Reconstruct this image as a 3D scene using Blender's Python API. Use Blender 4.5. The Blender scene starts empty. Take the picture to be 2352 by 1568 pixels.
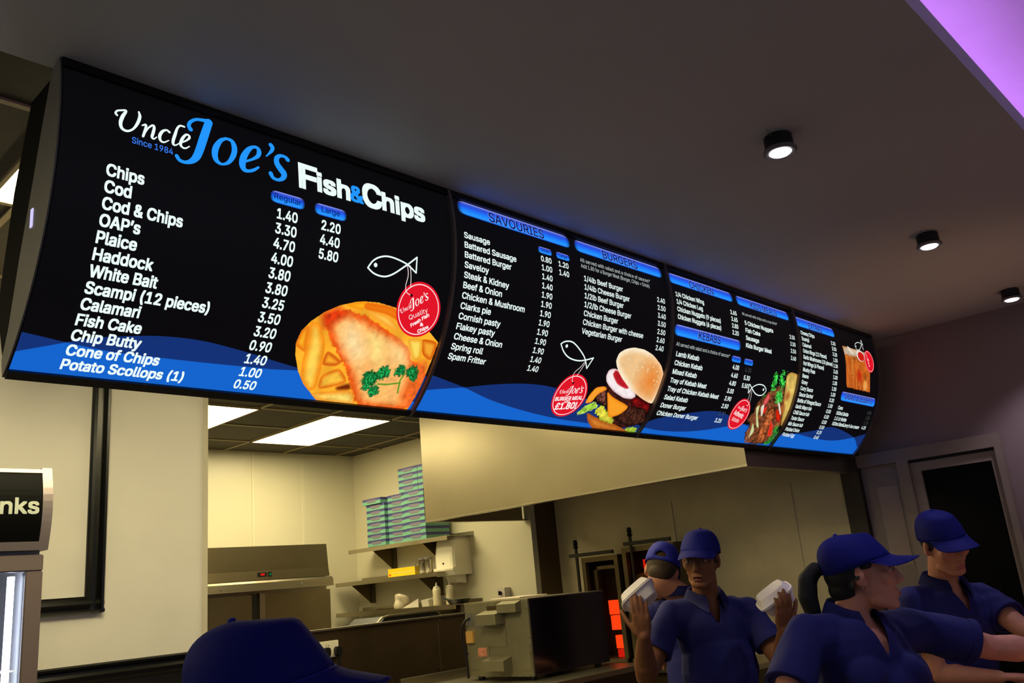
import bpy, bmesh, math, random
import numpy as np
from mathutils import Vector, Matrix, Euler

# ---------------------------------------------------------------- camera, world, exposure
SC = bpy.context.scene
COL = SC.collection
CAM_R = (0.69364948, -0.71468773, -0.08984348)
CAM_U = (-0.13334085, -0.24997509, 0.95902694)
CAM_F = (0.70786342, 0.65324873, 0.26869216)
cd = bpy.data.cameras.new('camera'); cam = bpy.data.objects.new('camera', cd); COL.objects.link(cam)
cd.sensor_width = 36.0; cd.lens = 2005.31 * 36.0 / 2352; cd.clip_start = 0.05
cam.matrix_world = Matrix(((CAM_R[0], CAM_U[0], -CAM_F[0], -0.64495), (CAM_R[1], CAM_U[1], -CAM_F[1], -1.98208),
                           (CAM_R[2], CAM_U[2], -CAM_F[2], 1.5), (0, 0, 0, 1)))
SC.camera = cam
SC.view_settings.view_transform = 'Standard'; SC.view_settings.look = 'None'
SC.view_settings.exposure = 0.0; SC.view_settings.gamma = 1.0; SC.view_settings.use_curve_mapping = False
W = bpy.data.worlds.new('world'); SC.world = W; W.use_nodes = True
W.node_tree.nodes['Background'].inputs[0].default_value = (0.50, 0.56, 0.70, 1)
W.node_tree.nodes['Background'].inputs[1].default_value = 0.27   # the dim rest of the shop behind the camera

def area_light(name, loc, rot, sx, sy, power, col):
    l = bpy.data.lights.new(name, 'AREA'); l.shape = 'RECTANGLE'; l.size = sx; l.size_y = sy
    l.energy = power; l.color = col
    o = bpy.data.objects.new(name, l); o.location = loc; o.rotation_euler = rot; COL.objects.link(o); return o

KCOL = (1.0, 0.85, 0.46)       # warm fluorescent tubes of the kitchen
KPANEL = 17.0
# shop lamps behind the camera
area_light('shop_lamp_light', (1.6, -3.6, 2.78), (math.radians(18), 0, 0), 3.0, 1.0, 5.0, (0.80, 0.72, 1.0))

# glow of the heated food display on the counter below the frame
area_light('heated_display_light', (3.3, -1.45, 0.80), (math.radians(180), 0, 0), 2.2, 0.4, 1.8, (1.0, 0.34, 0.14))

_l = bpy.data.lights.new('tray_reflection_light', 'SPOT'); _l.energy = 16.0; _l.color = (1.0, 0.52, 0.25); _l.spot_size = math.radians(62); _l.spot_blend = 1.0; _l.shadow_soft_size = 0.15
_o = bpy.data.objects.new('tray_reflection_light', _l); _o.location = (4.1, -1.25, 0.90); _o.rotation_euler = Vector((-0.15, 0.70, 1.9)).to_track_quat('-Z', 'Y').to_euler(); COL.objects.link(_o)

# ---------------------------------------------------------------- helpers
def lin(c):
    return tuple(((v / 255) / 12.92 if v / 255 <= 0.04045 else ((v / 255 + 0.055) / 1.055) ** 2.4) for v in c)

MATS = {}
def mat(name, rgb, rough=0.5, metal=0.0, emit=0.0, var=0.0, scale=6.0, bump=0.0, spec=0.5, stretch=None, trans=0.0, coat=0.0, ecol=None):
    if name in MATS: return MATS[name]
    m = bpy.data.materials.new(name); m.use_nodes = True; MATS[name] = m
    nt = m.node_tree; b = nt.nodes['Principled BSDF']
    c = lin(rgb)
    b.inputs['Base Color'].default_value = (*c, 1); b.inputs['Roughness'].default_value = rough
    b.inputs['Metallic'].default_value = metal; b.inputs['Specular IOR Level'].default_value = spec
    if trans: b.inputs['Transmission Weight'].default_value = trans
    if coat: b.inputs['Coat Weight'].default_value = coat
    if emit:
        b.inputs['Emission Color'].default_value = (*(lin(ecol) if ecol else c), 1); b.inputs['Emission Strength'].default_value = emit
    if var or bump:
        tc = nt.nodes.new('ShaderNodeTexCoord'); n = nt.nodes.new('ShaderNodeTexNoise')
        n.inputs['Scale'].default_value = scale; n.inputs['Detail'].default_value = 4
        if stretch:
            mp = nt.nodes.new('ShaderNodeMapping'); mp.inputs['Scale'].default_value = stretch
            nt.links.new(tc.outputs['Object'], mp.inputs[0]); nt.links.new(mp.outputs[0], n.inputs['Vector'])
        else: nt.links.new(tc.outputs['Object'], n.inputs['Vector'])
        if var:
            r = nt.nodes.new('ShaderNodeValToRGB')
            r.color_ramp.elements[0].position = 0.3; r.color_ramp.elements[1].position = 0.7
            r.color_ramp.elements[0].color = (*[max(0, v * (1 - var)) for v in c], 1)
            r.color_ramp.elements[1].color = (*[min(1, v * (1 + var)) for v in c], 1)
            nt.links.new(n.outputs['Fac'], r.inputs[0]); nt.links.new(r.outputs[0], b.inputs['Base Color'])
        if bump:
            bp = nt.nodes.new('ShaderNodeBump'); bp.inputs['Strength'].default_value = bump; bp.inputs['Distance'].default_value = 0.01
            nt.links.new(n.outputs['Fac'], bp.inputs['Height']); nt.links.new(bp.outputs[0], b.inputs['Normal'])
    return m

def emat(name, rgb, strength=1.0):
    if name in MATS: return MATS[name]
    m = bpy.data.materials.new(name); m.use_nodes = True; MATS[name] = m
    nt = m.node_tree; nt.nodes.clear()
    o = nt.nodes.new('ShaderNodeOutputMaterial'); e = nt.nodes.new('ShaderNodeEmission')
    e.inputs[0].default_value = (*lin(rgb), 1); e.inputs[1].default_value = strength
    nt.links.new(e.outputs[0], o.inputs[0]); return m

def vmat(name):
    """back-lit print: emission from the printed colours"""
    if name in MATS: return MATS[name]
    m = bpy.data.materials.new(name); m.use_nodes = True; MATS[name] = m
    nt = m.node_tree; nt.nodes.clear()
    o = nt.nodes.new('ShaderNodeOutputMaterial'); e = nt.nodes.new('ShaderNodeEmission')
    a = nt.nodes.new('ShaderNodeAttribute'); a.attribute_name = 'print'
    nt.links.new(a.outputs['Color'], e.inputs[0]); nt.links.new(e.outputs[0], o.inputs[0]); return m

def props(o, label=None, cat=None, group=None, kind=None):
    if label: o['label'] = label
    if cat: o['category'] = cat
    if group: o['group'] = group
    if kind: o['kind'] = kind
    return o

def root(name, loc, label, cat, group=None, rz=0.0):
    o = bpy.data.objects.new(name, None); o.empty_display_size = 0.05; COL.objects.link(o)
    o.location = loc; o.rotation_euler = (0, 0, rz)
    return props(o, label, cat, group)

def wmat(o):
    m = Matrix.Translation(o.location) @ o.rotation_euler.to_matrix().to_4x4()
    if o.parent is not None: m = wmat(o.parent) @ o.matrix_parent_inverse @ m
    return m

def put(name, me, m, parent=None, local=False):
    o = bpy.data.objects.new(name, me); COL.objects.link(o)
    if m is not None:
        for x in (m if isinstance(m, (list, tuple)) else [m]): me.materials.append(x)
    if parent is not None:
        o.parent = parent
        if not local: o.matrix_parent_inverse = wmat(parent).inverted()
    return o

def mk(name, bm, m, parent=None, local=False, smooth=False, bevel=0.0):
    me = bpy.data.meshes.new(name)
    if bevel:
        bmesh.ops.bevel(bm, geom=[e for e in bm.edges], offset=bevel, segments=2, affect='EDGES', clamp_overlap=True)
    bm.normal_update(); bm.to_mesh(me); bm.free()
    if smooth:
        for f in me.polygons: f.use_smooth = True
    return put(name, me, m, parent, local)

def raw(name, verts, faces, m, parent=None, local=False, smooth=False, cols=None):
    me = bpy.data.meshes.new(name); me.from_pydata([tuple(v) for v in verts], [], faces); me.update()
    if smooth:
        for f in me.polygons: f.use_smooth = True
    if cols is not None:
        a = me.attributes.new('print', 'FLOAT_COLOR', 'POINT')
        c = np.ones((len(verts), 4), np.float32); c[:, :3] = cols
        a.data.foreach_set('color', c.ravel())
    return put(name, me, m, parent, local)

def box(bm, a, b):
    (x0, y0, z0), (x1, y1, z1) = a, b
    v = [bm.verts.new(p) for p in ((x0, y0, z0), (x1, y0, z0), (x1, y1, z0), (x0, y1, z0), (x0, y0, z1), (x1, y0, z1), (x1, y1, z1), (x0, y1, z1))]
    fs = [bm.faces.new([v[i] for i in q]) for q in ((3, 2, 1, 0), (4, 5, 6, 7), (0, 1, 5, 4), (1, 2, 6, 5), (2, 3, 7, 6), (3, 0, 4, 7))]
    return v, fs

def bx(name, a, b, m, parent=None, bevel=0.0, local=False):
    bm = bmesh.new(); box(bm, [min(p, q) for p, q in zip(a, b)], [max(p, q) for p, q in zip(a, b)])
    return mk(name, bm, m, parent, local, bevel=bevel)

def prism(bm, pts, axis, a, b):
    """closed outline pts (two coords) extruded along axis from a to b"""
    def P(q, t):
        r = list(q); r.insert(axis, t); return r
    A = [bm.verts.new(P(q, a)) for q in pts]; Bv = [bm.verts.new(P(q, b)) for q in pts]
    n = len(pts)
    for i in range(n): bm.faces.new((A[i], A[(i + 1) % n], Bv[(i + 1) % n], Bv[i]))
    bm.faces.new(A[::-1]); bm.faces.new(Bv)
    bmesh.ops.recalc_face_normals(bm, faces=bm.faces[:])

def basis(d):
    d = Vector(d).normalized(); t = Vector((0, 0, 1)) if abs(d.z) < 0.9 else Vector((1, 0, 0))
    x = d.cross(t).normalized(); return x, d.cross(x).normalized(), d

def capsule(bm, p0, r0, p1, r1, seg=16, flat0=False, flat1=False, asp=(1, 1), up=None):
    p0, p1 = Vector(p0), Vector(p1)
    if (p1 - p0).length < 1e-6: p1 = p0 + Vector((0, 0, 1e-4))
    x, y, d = basis(p1 - p0)
    if up is not None:
        y = Vector(up); y = (y - d * y.dot(d)).normalized(); x = y.cross(d).normalized()
    rings = []
    hs = (0.05, 0.35, 0.7, 0.92, 1.0)
    if flat0: rings.append((p0, r0 * 0.3)); rings.append((p0, r0))
    else:
        for h in hs[:-1]: rings.append((p0 - d * r0 * math.sqrt(max(0, 1 - h * h)), r0 * h))
        rings.append((p0, r0))
    if flat1: rings.append((p1, r1)); rings.append((p1, r1 * 0.3))
    else:
        rings.append((p1, r1))
        for h in hs[-2::-1]: rings.append((p1 + d * r1 * math.sqrt(max(0, 1 - h * h)), r1 * h))
    vs = []
    for c, r in rings:
        vs.append([bm.verts.new(c + x * (r * asp[0] * math.cos(2 * math.pi * k / seg)) + y * (r * asp[1] * math.sin(2 * math.pi * k / seg))) for k in range(seg)])
    for a, b in zip(vs[:-1], vs[1:]):
        for k in range(seg): bm.faces.new((a[k], a[(k + 1) % seg], b[(k + 1) % seg], b[k]))
    bm.faces.new(vs[0][::-1]); bm.faces.new(vs[-1])

def cyl(bm, p0, p1, r, seg=20, r1=None):
    capsule(bm, p0, r, p1, r if r1 is None else r1, seg, True, True)

def tube(bm, pts, r, seg=8):
    for a, b in zip(pts[:-1], pts[1:]): capsule(bm, a, r, b, r, seg)

def ell(bm, c, rad, M=None, seg=20):
    """ellipsoid"""
    n = seg; c = Vector(c); rows = []
    for i in range(1, n // 2):
        th = math.pi * i / (n // 2); row = []
        for k in range(n):
            ph = 2 * math.pi * k / n
            v = Vector((rad[0] * math.sin(th) * math.cos(ph), rad[1] * math.sin(th) * math.sin(ph), rad[2] * math.cos(th)))
            if M is not None: v = M @ v
            row.append(bm.verts.new(c + v))
        rows.append(row)
    t = Vector((0, 0, rad[2])); u = Vector((0, 0, -rad[2]))
    if M is not None: t, u = M @ t, M @ u
    t, u = bm.verts.new(c + t), bm.verts.new(c + u)
    for k in range(n):
        bm.faces.new((t, rows[0][k], rows[0][(k + 1) % n])); bm.faces.new((u, rows[-1][(k + 1) % n], rows[-1][k]))
    for a, b in zip(rows[:-1], rows[1:]):
        for k in range(n): bm.faces.new((a[k], b[k], b[(k + 1) % n], a[(k + 1) % n]))

def lathe(bm, prof, c=(0, 0, 0), seg=24):
    c = Vector(c); rs = []
    for r, z in prof: rs.append([bm.verts.new(c + Vector((r * math.cos(2 * math.pi * k / seg), r * math.sin(2 * math.pi * k / seg), z))) for k in range(seg)])
    for a, b in zip(rs[:-1], rs[1:]):
        for k in range(seg): bm.faces.new((a[k], a[(k + 1) % seg], b[(k + 1) % seg], b[k]))
    bm.faces.new(rs[0][::-1]); bm.faces.new(rs[-1])

def struct(o): return props(o, kind='structure')

# ---------------------------------------------------------------- materials
M_PLASTER = mat('painted_plaster', (188, 190, 194), 0.55, var=0.04, scale=1.5, spec=0.3)
M_CREAM = mat('cream_wall_paint', (238, 234, 226), 0.6, var=0.05, scale=2.0, bump=0.05)
M_KWALL = mat('kitchen_wall_cladding', (208, 202, 178), 0.35, var=0.03, scale=1.2)
M_BLACKGLOSS = mat('black_gloss_paint', (8, 8, 9), 0.28, bump=0.04, scale=30)
M_BLACK = mat('black_plastic', (10, 10, 11), 0.45, var=0.1)
M_STEEL = mat('brushed_steel', (176, 168, 148), 0.34, metal=1.0, var=0.06, scale=5, stretch=(1, 1, 22))
M_HOODSTEEL = mat('satin_hood_steel', (160, 150, 126), 0.34, metal=0.85, var=0.05, scale=3)
M_DARKSTEEL = mat('dark_steel', (92, 77, 57), 0.36, metal=0.8, var=0.15, scale=4)
M_GALV = mat('galvanised_sheet', (158, 152, 122), 0.48, metal=0.6, var=0.08, scale=9)
M_WHITEPLA = mat('white_plastic', (232, 226, 205), 0.35, spec=0.4)
M_TILE = mat('dark_ceiling_tile', (62, 56, 44), 0.8, var=0.15, scale=40)
M_BAR = mat('ceiling_grid_bar', (150, 136, 104), 0.5)
M_GREYMETAL = mat('grey_metal', (108, 104, 103), 0.5, metal=0.0, var=0.05, scale=5)
M_WALLR = mat('right_wall_paint', (142, 120, 116), 0.5, var=0.04, scale=1.5)
M_DOOR = mat('door_frame_paint', (140, 122, 108), 0.45, var=0.05)
M_DARKGLASS = mat('dark_glass', (3, 4, 3), 0.35, spec=0.08)
M_WHITE = emat('menu_white_print', (238, 255, 250)); M_BLUEP = emat('menu_blue_print', (35, 150, 255)); M_SINCE = emat('menu_mid_blue_print', (55, 120, 235))
M_NAVYTXT = emat('menu_navy_print', (6, 12, 70)); M_DIM = emat('menu_dim_print', (70, 74, 72))
M_FACE = mat('back_lit_black_acrylic', (3, 3, 4), 0.42, emit=1.0, ecol=(9, 8, 11), spec=0.12)
M_RED = emat('menu_red_print', (226, 22, 40)); M_REDW = emat('menu_red_white_print', (255, 236, 236)); M_HOLE = emat('menu_black_print', (30, 4, 6))
M_WLIGHT = emat('menu_wave_blue_print', (22, 100, 205)); M_WDARK = emat('menu_wave_navy_print', (22, 50, 118))

DATA = {'J':[(0.3214,0.0897,0.0065),(0.317,0.0805,0.0053),(0.3223,0.0664,0.0046),(0.3382,0.053,0.0043),(0.3568,0.0481,0.0052),(0.3716,0.0475,0.0072),(0.3798,0.0479,0.004)],
'J2':[(0.3753,0.0478,0.0105),(0.3663,0.0749,0.011),(0.3559,0.1087,0.0114),(0.3465,0.1409,0.0111),(0.3377,0.1652,0.0102),(0.3249,0.1818,0.0072),(0.3083,0.1905,0.0046),(0.2925,0.1894,0.0049),(0.2842,0.1803,0.0053)],
'o':[(0.4229,0.0828,0.004),(0.4064,0.0954,0.0059),(0.3926,0.1201,0.0085),(0.3886,0.1409,0.0087),(0.3923,0.157,0.0075),(0.4017,0.1644,0.0049),(0.4129,0.1644,0.0034),(0.4279,0.1548,0.005),(0.4395,0.1364,0.007),(0.4461,0.1165,0.0079),(0.4459,0.0983,0.008),(0.4393,0.085,0.006),(0.4229,0.0828,0.004)],
'e':[(0.4813,0.1344,0.0032),(0.5002,0.1224,0.0036),(0.5168,0.1078,0.0057),(0.5224,0.0927,0.0071),(0.5182,0.0814,0.0058),(0.5041,0.0824,0.0046),(0.4882,0.0973,0.0073),(0.4738,0.1236,0.0095),(0.4694,0.1468,0.0098),(0.474,0.1603,0.0078),(0.4865,0.1624,0.0047),(0.5035,0.1545,0.0044),(0.5185,0.1417,0.0032)],
'ap':[(0.5624,0.0564,0.0074),(0.5667,0.0637,0.0065),(0.5614,0.0771,0.0047),(0.5444,0.0988,0.0017)],
's':[(0.6135,0.0875,0.0074),(0.6063,0.0812,0.0052),(0.5902,0.0822,0.0052),(0.5781,0.0942,0.0072),(0.5779,0.1111,0.0092),(0.5877,0.1246,0.01),(0.5989,0.1377,0.01),(0.5952,0.1522,0.007),(0.5805,0.1621,0.0045),(0.564,0.1601,0.0053),(0.5568,0.1494,0.0069)],
'U':[(0.1307,0.1166,0.0027),(0.1269,0.1125,0.0027),(0.1306,0.1044,0.0024),(0.1411,0.099,0.0024),(0.1529,0.0961,0.0028),(0.1444,0.115,0.0045),(0.1393,0.1351,0.0044),(0.1434,0.1492,0.004),(0.1563,0.152,0.003),(0.1705,0.1417,0.0027),(0.1815,0.1213,0.0038),(0.1871,0.1005,0.0039),(0.1849,0.0879,0.0025)],
'n':[(0.193,0.1236,0.0017),(0.2019,0.1186,0.0028),(0.2026,0.1251,0.0032),(0.1995,0.1398,0.0035),(0.1958,0.1535,0.0031)],
'n2':[(0.2008,0.1416,0.0017),(0.2096,0.1245,0.0021),(0.2202,0.114,0.0028),(0.2239,0.1187,0.0036),(0.2213,0.1346,0.0039),(0.2185,0.1481,0.0035),(0.2233,0.1517,0.0021),(0.2305,0.1441,0.0014)],
'c':[(0.2637,0.1186,0.0033),(0.2558,0.1152,0.0025),(0.2448,0.1235,0.0036),(0.2382,0.1389,0.0042),(0.2411,0.1509,0.0032),(0.2502,0.1523,0.0021),(0.262,0.1432,0.0014)],
'l':[(0.3043,0.0883,0.0026),(0.293,0.0892,0.0026),(0.285,0.0999,0.003),(0.2792,0.1193,0.004),(0.2737,0.1401,0.004),(0.2745,0.1503,0.0032),(0.2814,0.1503,0.0018),(0.2897,0.1424,0.0014)],
'e2':[(0.2939,0.1395,0.0018),(0.3072,0.1297,0.0022),(0.3172,0.1179,0.0033),(0.3163,0.1105,0.003),(0.3081,0.1113,0.003),(0.2984,0.1262,0.004),(0.2935,0.143,0.004),(0.2982,0.1508,0.0029),(0.3073,0.1509,0.0022),(0.3178,0.1422,0.0015)],
'w1a':[(-0.0069,0.687),(0.0073,0.6915),(0.0563,0.6972),(0.106,0.7037),(0.218,0.7144),(0.3384,0.7145),(0.4869,0.7125),(0.6389,0.708)],
'w1b':[(-0.0006,0.7481),(0.011,0.7423),(0.1062,0.7046),(0.1555,0.6855),(0.2318,0.6681),(0.3275,0.6528),(0.4332,0.6493),(0.5338,0.6589),(0.6248,0.6713)],
'w1a2':[(0.5079,0.7161),(0.625,0.7105),(0.749,0.7013),(0.9812,0.6808),(1.1986,0.6625)],
'w1b2':[(0.4854,0.6523),(0.5913,0.6675),(0.7448,0.6913),(1.0048,0.7311),(1.2274,0.764)],
'w2a':[(1.2501,0.655),(1.271,0.6576),(1.3429,0.6705),(1.4237,0.6856),(1.5763,0.7218),(1.7727,0.7508),(1.9793,0.7694),(2.1577,0.7749),(2.5596,0.7895)],
'w2b':[(1.2464,0.7154),(1.3466,0.6973),(1.4231,0.6844),(1.5411,0.6605),(1.6751,0.6412),(1.7938,0.6346),(1.8928,0.6396),(2.0538,0.6598),(2.2901,0.7058),(2.5883,0.7746)],
'w3a':[(2.5472,0.7662),(2.6972,0.7733),(2.8724,0.7655),(3.0443,0.7424),(3.2058,0.7104),(3.2916,0.695),(3.364,0.686),(3.4915,0.6842),(3.7123,0.7046)],
'w3b':[(2.5438,0.7623),(2.5759,0.7274),(2.6876,0.6943),(2.7916,0.6737),(2.9586,0.6443),(3.0876,0.6384),(3.2458,0.6602),(3.3633,0.6852),(3.5342,0.7268),(3.7174,0.7829)],
'w4a':[(3.7275,0.7148),(3.8148,0.708),(3.9375,0.7009),(4.1369,0.7145),(4.2855,0.719),(4.4307,0.7156),(4.5649,0.6983),(4.6765,0.6772),(4.7615,0.6579),(4.8279,0.6418)],
'w4b':[(3.7495,0.735),(3.9375,0.7009),(4.1513,0.6634),(4.2361,0.6411),(4.3013,0.6328),(4.3764,0.633),(4.5056,0.6462),(4.6765,0.6772),(4.7659,0.7162),(4.8009,0.7393)],
'b1':[(1.1064,0.3661),(1.1485,0.3657),(1.1833,0.387),(1.2125,0.4358),(1.2139,0.473),(1.1985,0.5092),(1.1387,0.5416),(1.0926,0.5284),(1.0534,0.4976),(1.0328,0.4613),(1.0348,0.4182),(1.0635,0.3828)],
'b2':[(1.9781,0.576),(2.0172,0.5786),(2.0495,0.6061),(2.067,0.6585),(2.06,0.7107),(1.9925,0.76),(1.9392,0.7512),(1.89,0.7114),(1.8746,0.6583),(1.8974,0.613)],
'b3':[(3.2612,0.557),(3.3046,0.5617),(3.3316,0.5792),(3.35,0.6183),(3.3448,0.665),(3.2795,0.7202),(3.2354,0.7191),(3.1973,0.6937),(3.176,0.6534),(3.1863,0.6039)],
'b4':[(4.6715,0.1207),(4.7161,0.1237),(4.7488,0.159),(4.7535,0.2148),(4.7331,0.2484),(4.7018,0.2588),(4.6611,0.2495),(4.6277,0.2122),(4.625,0.1534)],
'f1_0':[(0.9022,0.3536),(0.9088,0.342),(0.9195,0.3277),(0.9391,0.314),(0.9682,0.3044),(1.0032,0.3043),(1.0441,0.3114),(1.0606,0.3178),(1.09,0.3337),(1.0885,0.2832),(1.0575,0.3098),(1.0409,0.3228),(1.0046,0.3511),(0.9764,0.366),(0.9511,0.3694),(0.925,0.3654),(0.9022,0.3536)],
'f1_1':[(1.0515,0.3171),(1.0574,0.3357),(1.0586,0.3533),(1.0547,0.3791),(1.06,0.3995),(1.0774,0.4072)],
'f1_2':[(1.0626,0.3149),(1.0699,0.344),(1.0745,0.3808)],
'f1_3':[(0.9296,0.3396)],
'f1_4':[(1.0829,0.407)],
'f2_0':[(1.8287,0.4647),(1.8477,0.4535),(1.8788,0.4484),(1.9071,0.4541),(1.9479,0.4752),(1.9852,0.5018),(2.0136,0.5403),(2.0363,0.4941),(1.9944,0.5074),(1.9567,0.5152),(1.9162,0.5148),(1.8796,0.5061),(1.8498,0.4879),(1.8287,0.4647)],
'f2_1':[(1.9906,0.5147),(1.9741,0.5395),(1.9491,0.5654),(1.9499,0.5932),(1.9596,0.6025)],
'f2_2':[(1.9967,0.5162),(1.9802,0.5525),(1.9685,0.5771)],
'f2_3':[(1.8638,0.4686)],
'f2_4':[(1.9634,0.6058)],
'f3_0':[(3.2719,0.521),(3.296,0.4906),(3.3257,0.4754),(3.3598,0.4678),(3.3984,0.4689),(3.4252,0.4798),(3.4365,0.4943),(3.4153,0.5159),(3.3813,0.5231),(3.3402,0.5172),(3.2997,0.4979),(3.2599,0.4772),(3.2719,0.521)],
'f3_1':[(3.2851,0.5051),(3.2893,0.5317),(3.2893,0.5552)],
'f3_2':[(3.297,0.504),(3.3113,0.5492),(3.3072,0.5813),(3.292,0.5859)],
'f3_3':[(3.4087,0.49)],
'f3_4':[(3.29,0.5881)],
'f4_0':[(4.6462,0.0941),(4.6136,0.0871),(4.5731,0.0863),(4.5314,0.1004),(4.5192,0.1181),(4.528,0.1344),(4.554,0.1391),(4.5916,0.1224),(4.6193,0.0971),(4.639,0.0633),(4.6462,0.0941)],
'f4_1':[(4.6239,0.0965),(4.6297,0.128)],
'f4_2':[(4.6338,0.0915),(4.6394,0.1285)],
'f4_3':[(4.5304,0.1183)],
'f4_4':[(4.6449,0.1384)],
'b1logo':[(1.0526,0.4717),(1.1606,0.4001)],
'b1q':[(1.0938,0.4859),(1.1624,0.4483)],
'b1f':[(1.1084,0.5068),(1.1706,0.461)],
'b1and':[(1.1441,0.4992),(1.1548,0.4943)],
'b1c':[(1.1413,0.5224),(1.1787,0.4997)],
'b2logo':[(1.9069,0.6579),(2.0464,0.6367)],
'b2m':[(1.9033,0.6909),(2.056,0.6697)],
'b2add':[(1.9612,0.6943),(1.9885,0.6896)],
'b2p':[(1.9265,0.7285),(2.0417,0.7124)],
'b3logo':[(3.2211,0.6029),(3.3229,0.6197)],
'b3a':[(3.2095,0.6383),(3.3075,0.656)],
'b3k':[(3.2176,0.673),(3.2898,0.6813)],
'b4logo':[(4.6596,0.1507),(4.6809,0.2336)],
'b4k':[(4.6915,0.1732),(4.7127,0.2438)],
'p10':[(0.7278,0.653),(0.7171,0.6188),(0.7212,0.5765),(0.7441,0.5423),(0.7802,0.5094),(0.8273,0.4812),(0.8826,0.461),(0.91,0.455),(0.9636,0.4497),(1.0302,0.4546),(1.1025,0.4718),(1.1836,0.5076),(1.236,0.5401),(1.235,0.5694),(1.2315,0.6298),(1.23,0.6969),(1.2264,0.7876),(1.2253,0.8022),(0.9977,0.802),(0.8615,0.7952),(0.7939,0.7435),(0.758,0.7048)],
'p11':[(0.7405,0.5428),(0.7799,0.5469),(0.8152,0.6048),(0.8321,0.6877),(0.8418,0.7542),(0.8174,0.7694),(0.7779,0.7334),(0.7579,0.6672),(0.7528,0.6137)],
'p12':[(0.7135,0.6193),(0.7212,0.5765),(0.7435,0.5526),(0.7528,0.6137),(0.7593,0.6414),(0.7278,0.6279)],
'p13':[(0.8272,0.6212),(0.894,0.653),(0.8768,0.6705),(0.8261,0.6732)],
'p14':[(0.84,0.7061),(0.8938,0.6722),(0.9468,0.7213),(0.8484,0.7596)],
'p15':[(0.8193,0.7734),(0.9802,0.7424),(1.0164,0.8046),(0.8631,0.7986)],
'p16':[(0.8384,0.4777),(0.9217,0.4516),(0.914,0.4859)],
'p17':[(0.9145,0.4563),(1.0302,0.4546),(1.0706,0.5023),(1.0114,0.4826),(0.9166,0.4802)],
'p18':[(0.9166,0.4802),(1.0114,0.4826),(1.071,0.5316),(0.9945,0.5139)],
'p19':[(1.1031,0.5455),(1.1696,0.5361),(1.1863,0.6034),(1.1553,0.6193)],
'p110':[(1.1606,0.5373),(1.2353,0.5383),(1.2322,0.6095),(1.1861,0.5916)],
'p111':[(0.7831,0.5191),(0.85,0.4911),(0.9214,0.4969),(1.0072,0.5264),(1.1096,0.5634),(1.1493,0.6161),(1.2069,0.6288),(1.2389,0.6661),(1.2344,0.8012),(1.0229,0.8086),(0.9528,0.7206),(0.8925,0.6494),(0.8203,0.5862)],
'p112':[(0.7701,0.5144),(0.8287,0.4861),(0.8586,0.507),(0.8117,0.5489),(0.7915,0.559)],
'p113':[(0.9089,0.7422),(0.9528,0.7206),(0.9681,0.7438),(0.9176,0.7517)],
'p114':[(0.8666,0.5335),(0.9202,0.5466),(0.9683,0.6205),(0.9371,0.6474),(0.8759,0.5962)],
'p115':[(0.9621,0.5585),(1.0109,0.5624),(1.038,0.6421),(0.9927,0.6172)],
'p116':[(1.0385,0.5659),(1.105,0.5755),(1.1453,0.6285),(1.0856,0.6282)],
'p117':[(1.1486,0.6361),(1.2167,0.6074),(1.2336,0.6751),(1.2473,0.7903),(1.1643,0.7615),(1.1673,0.6955)],
'p1pars':[(1.0194,0.6983,0.0308),(1.0597,0.6712,0.0248),(1.0532,0.7405,0.0204),(1.0193,0.7253,0.0167),(1.1205,0.6557,0.021),(1.1707,0.6536,0.0235),(1.1844,0.6725,0.0151)],
'p1stem':[(1.057,0.7125,0.0034),(1.0919,0.7106,0.0034),(1.1409,0.6986,0.0034)],
'p1stem2':[(1.1433,0.6651,0.0025),(1.137,0.6906,0.003),(1.1499,0.7363,0.0022)],
'p20':[(2.1793,0.4871),(2.1892,0.4533),(2.2276,0.4321),(2.2848,0.4177),(2.3559,0.4179),(2.4253,0.4331),(2.496,0.4685),(2.53,0.5045),(2.5288,0.5555),(2.5265,0.608),(2.5253,0.6497),(2.4429,0.6321),(2.3428,0.6003),(2.2577,0.5593),(2.1997,0.5176)],
'p21':[(2.1448,0.5572),(2.1525,0.5279),(2.1997,0.5176),(2.2722,0.5577),(2.368,0.6029),(2.3893,0.6241),(2.3669,0.6383),(2.3128,0.6394),(2.2298,0.6169),(2.1627,0.5842)],
'p22':[(2.1818,0.5459),(2.1947,0.523),(2.2295,0.5333),(2.3274,0.5942),(2.2944,0.5976),(2.2332,0.5841)],
'p23':[(2.0827,0.6876),(2.0876,0.6464),(2.1081,0.6096),(2.1596,0.5983),(2.1856,0.6114),(2.1385,0.6362),(2.1228,0.6786)],
'p24':[(2.1339,0.6518),(2.1299,0.6221),(2.1517,0.6099),(2.1878,0.6212),(2.2398,0.694),(2.1875,0.6776),(2.15,0.6708)],
'p25':[(2.1835,0.6166),(2.2378,0.6416),(2.379,0.673),(2.338,0.7182),(2.2749,0.7407)],
'p26':[(2.3059,0.7266),(2.3293,0.6858),(2.3883,0.6694),(2.5025,0.67),(2.5425,0.7414),(2.4593,0.7694),(2.3704,0.7587)],
'p27':[(2.3568,0.6351),(2.3877,0.6216),(2.5189,0.6464),(2.5241,0.7193),(2.4637,0.7361),(2.392,0.6746)],
'p28':[(2.3457,0.6051),(2.5253,0.6497),(2.5262,0.6903),(2.4259,0.666)],
'p29':[(2.0609,0.7363),(2.0927,0.6971),(2.1433,0.6663),(2.1789,0.697),(2.1256,0.7234),(2.0752,0.7416)],
'p210':[(2.1606,0.7121),(2.1892,0.6801),(2.2437,0.7045),(2.3185,0.7426),(2.3349,0.7676),(2.2355,0.7527)],
'p211':[(2.1204,0.7212),(2.1974,0.7418),(2.3363,0.7645),(2.4341,0.7868),(2.5261,0.7985),(2.4509,0.8056),(2.2917,0.8026),(2.2135,0.7986),(2.1551,0.7624)],
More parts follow.
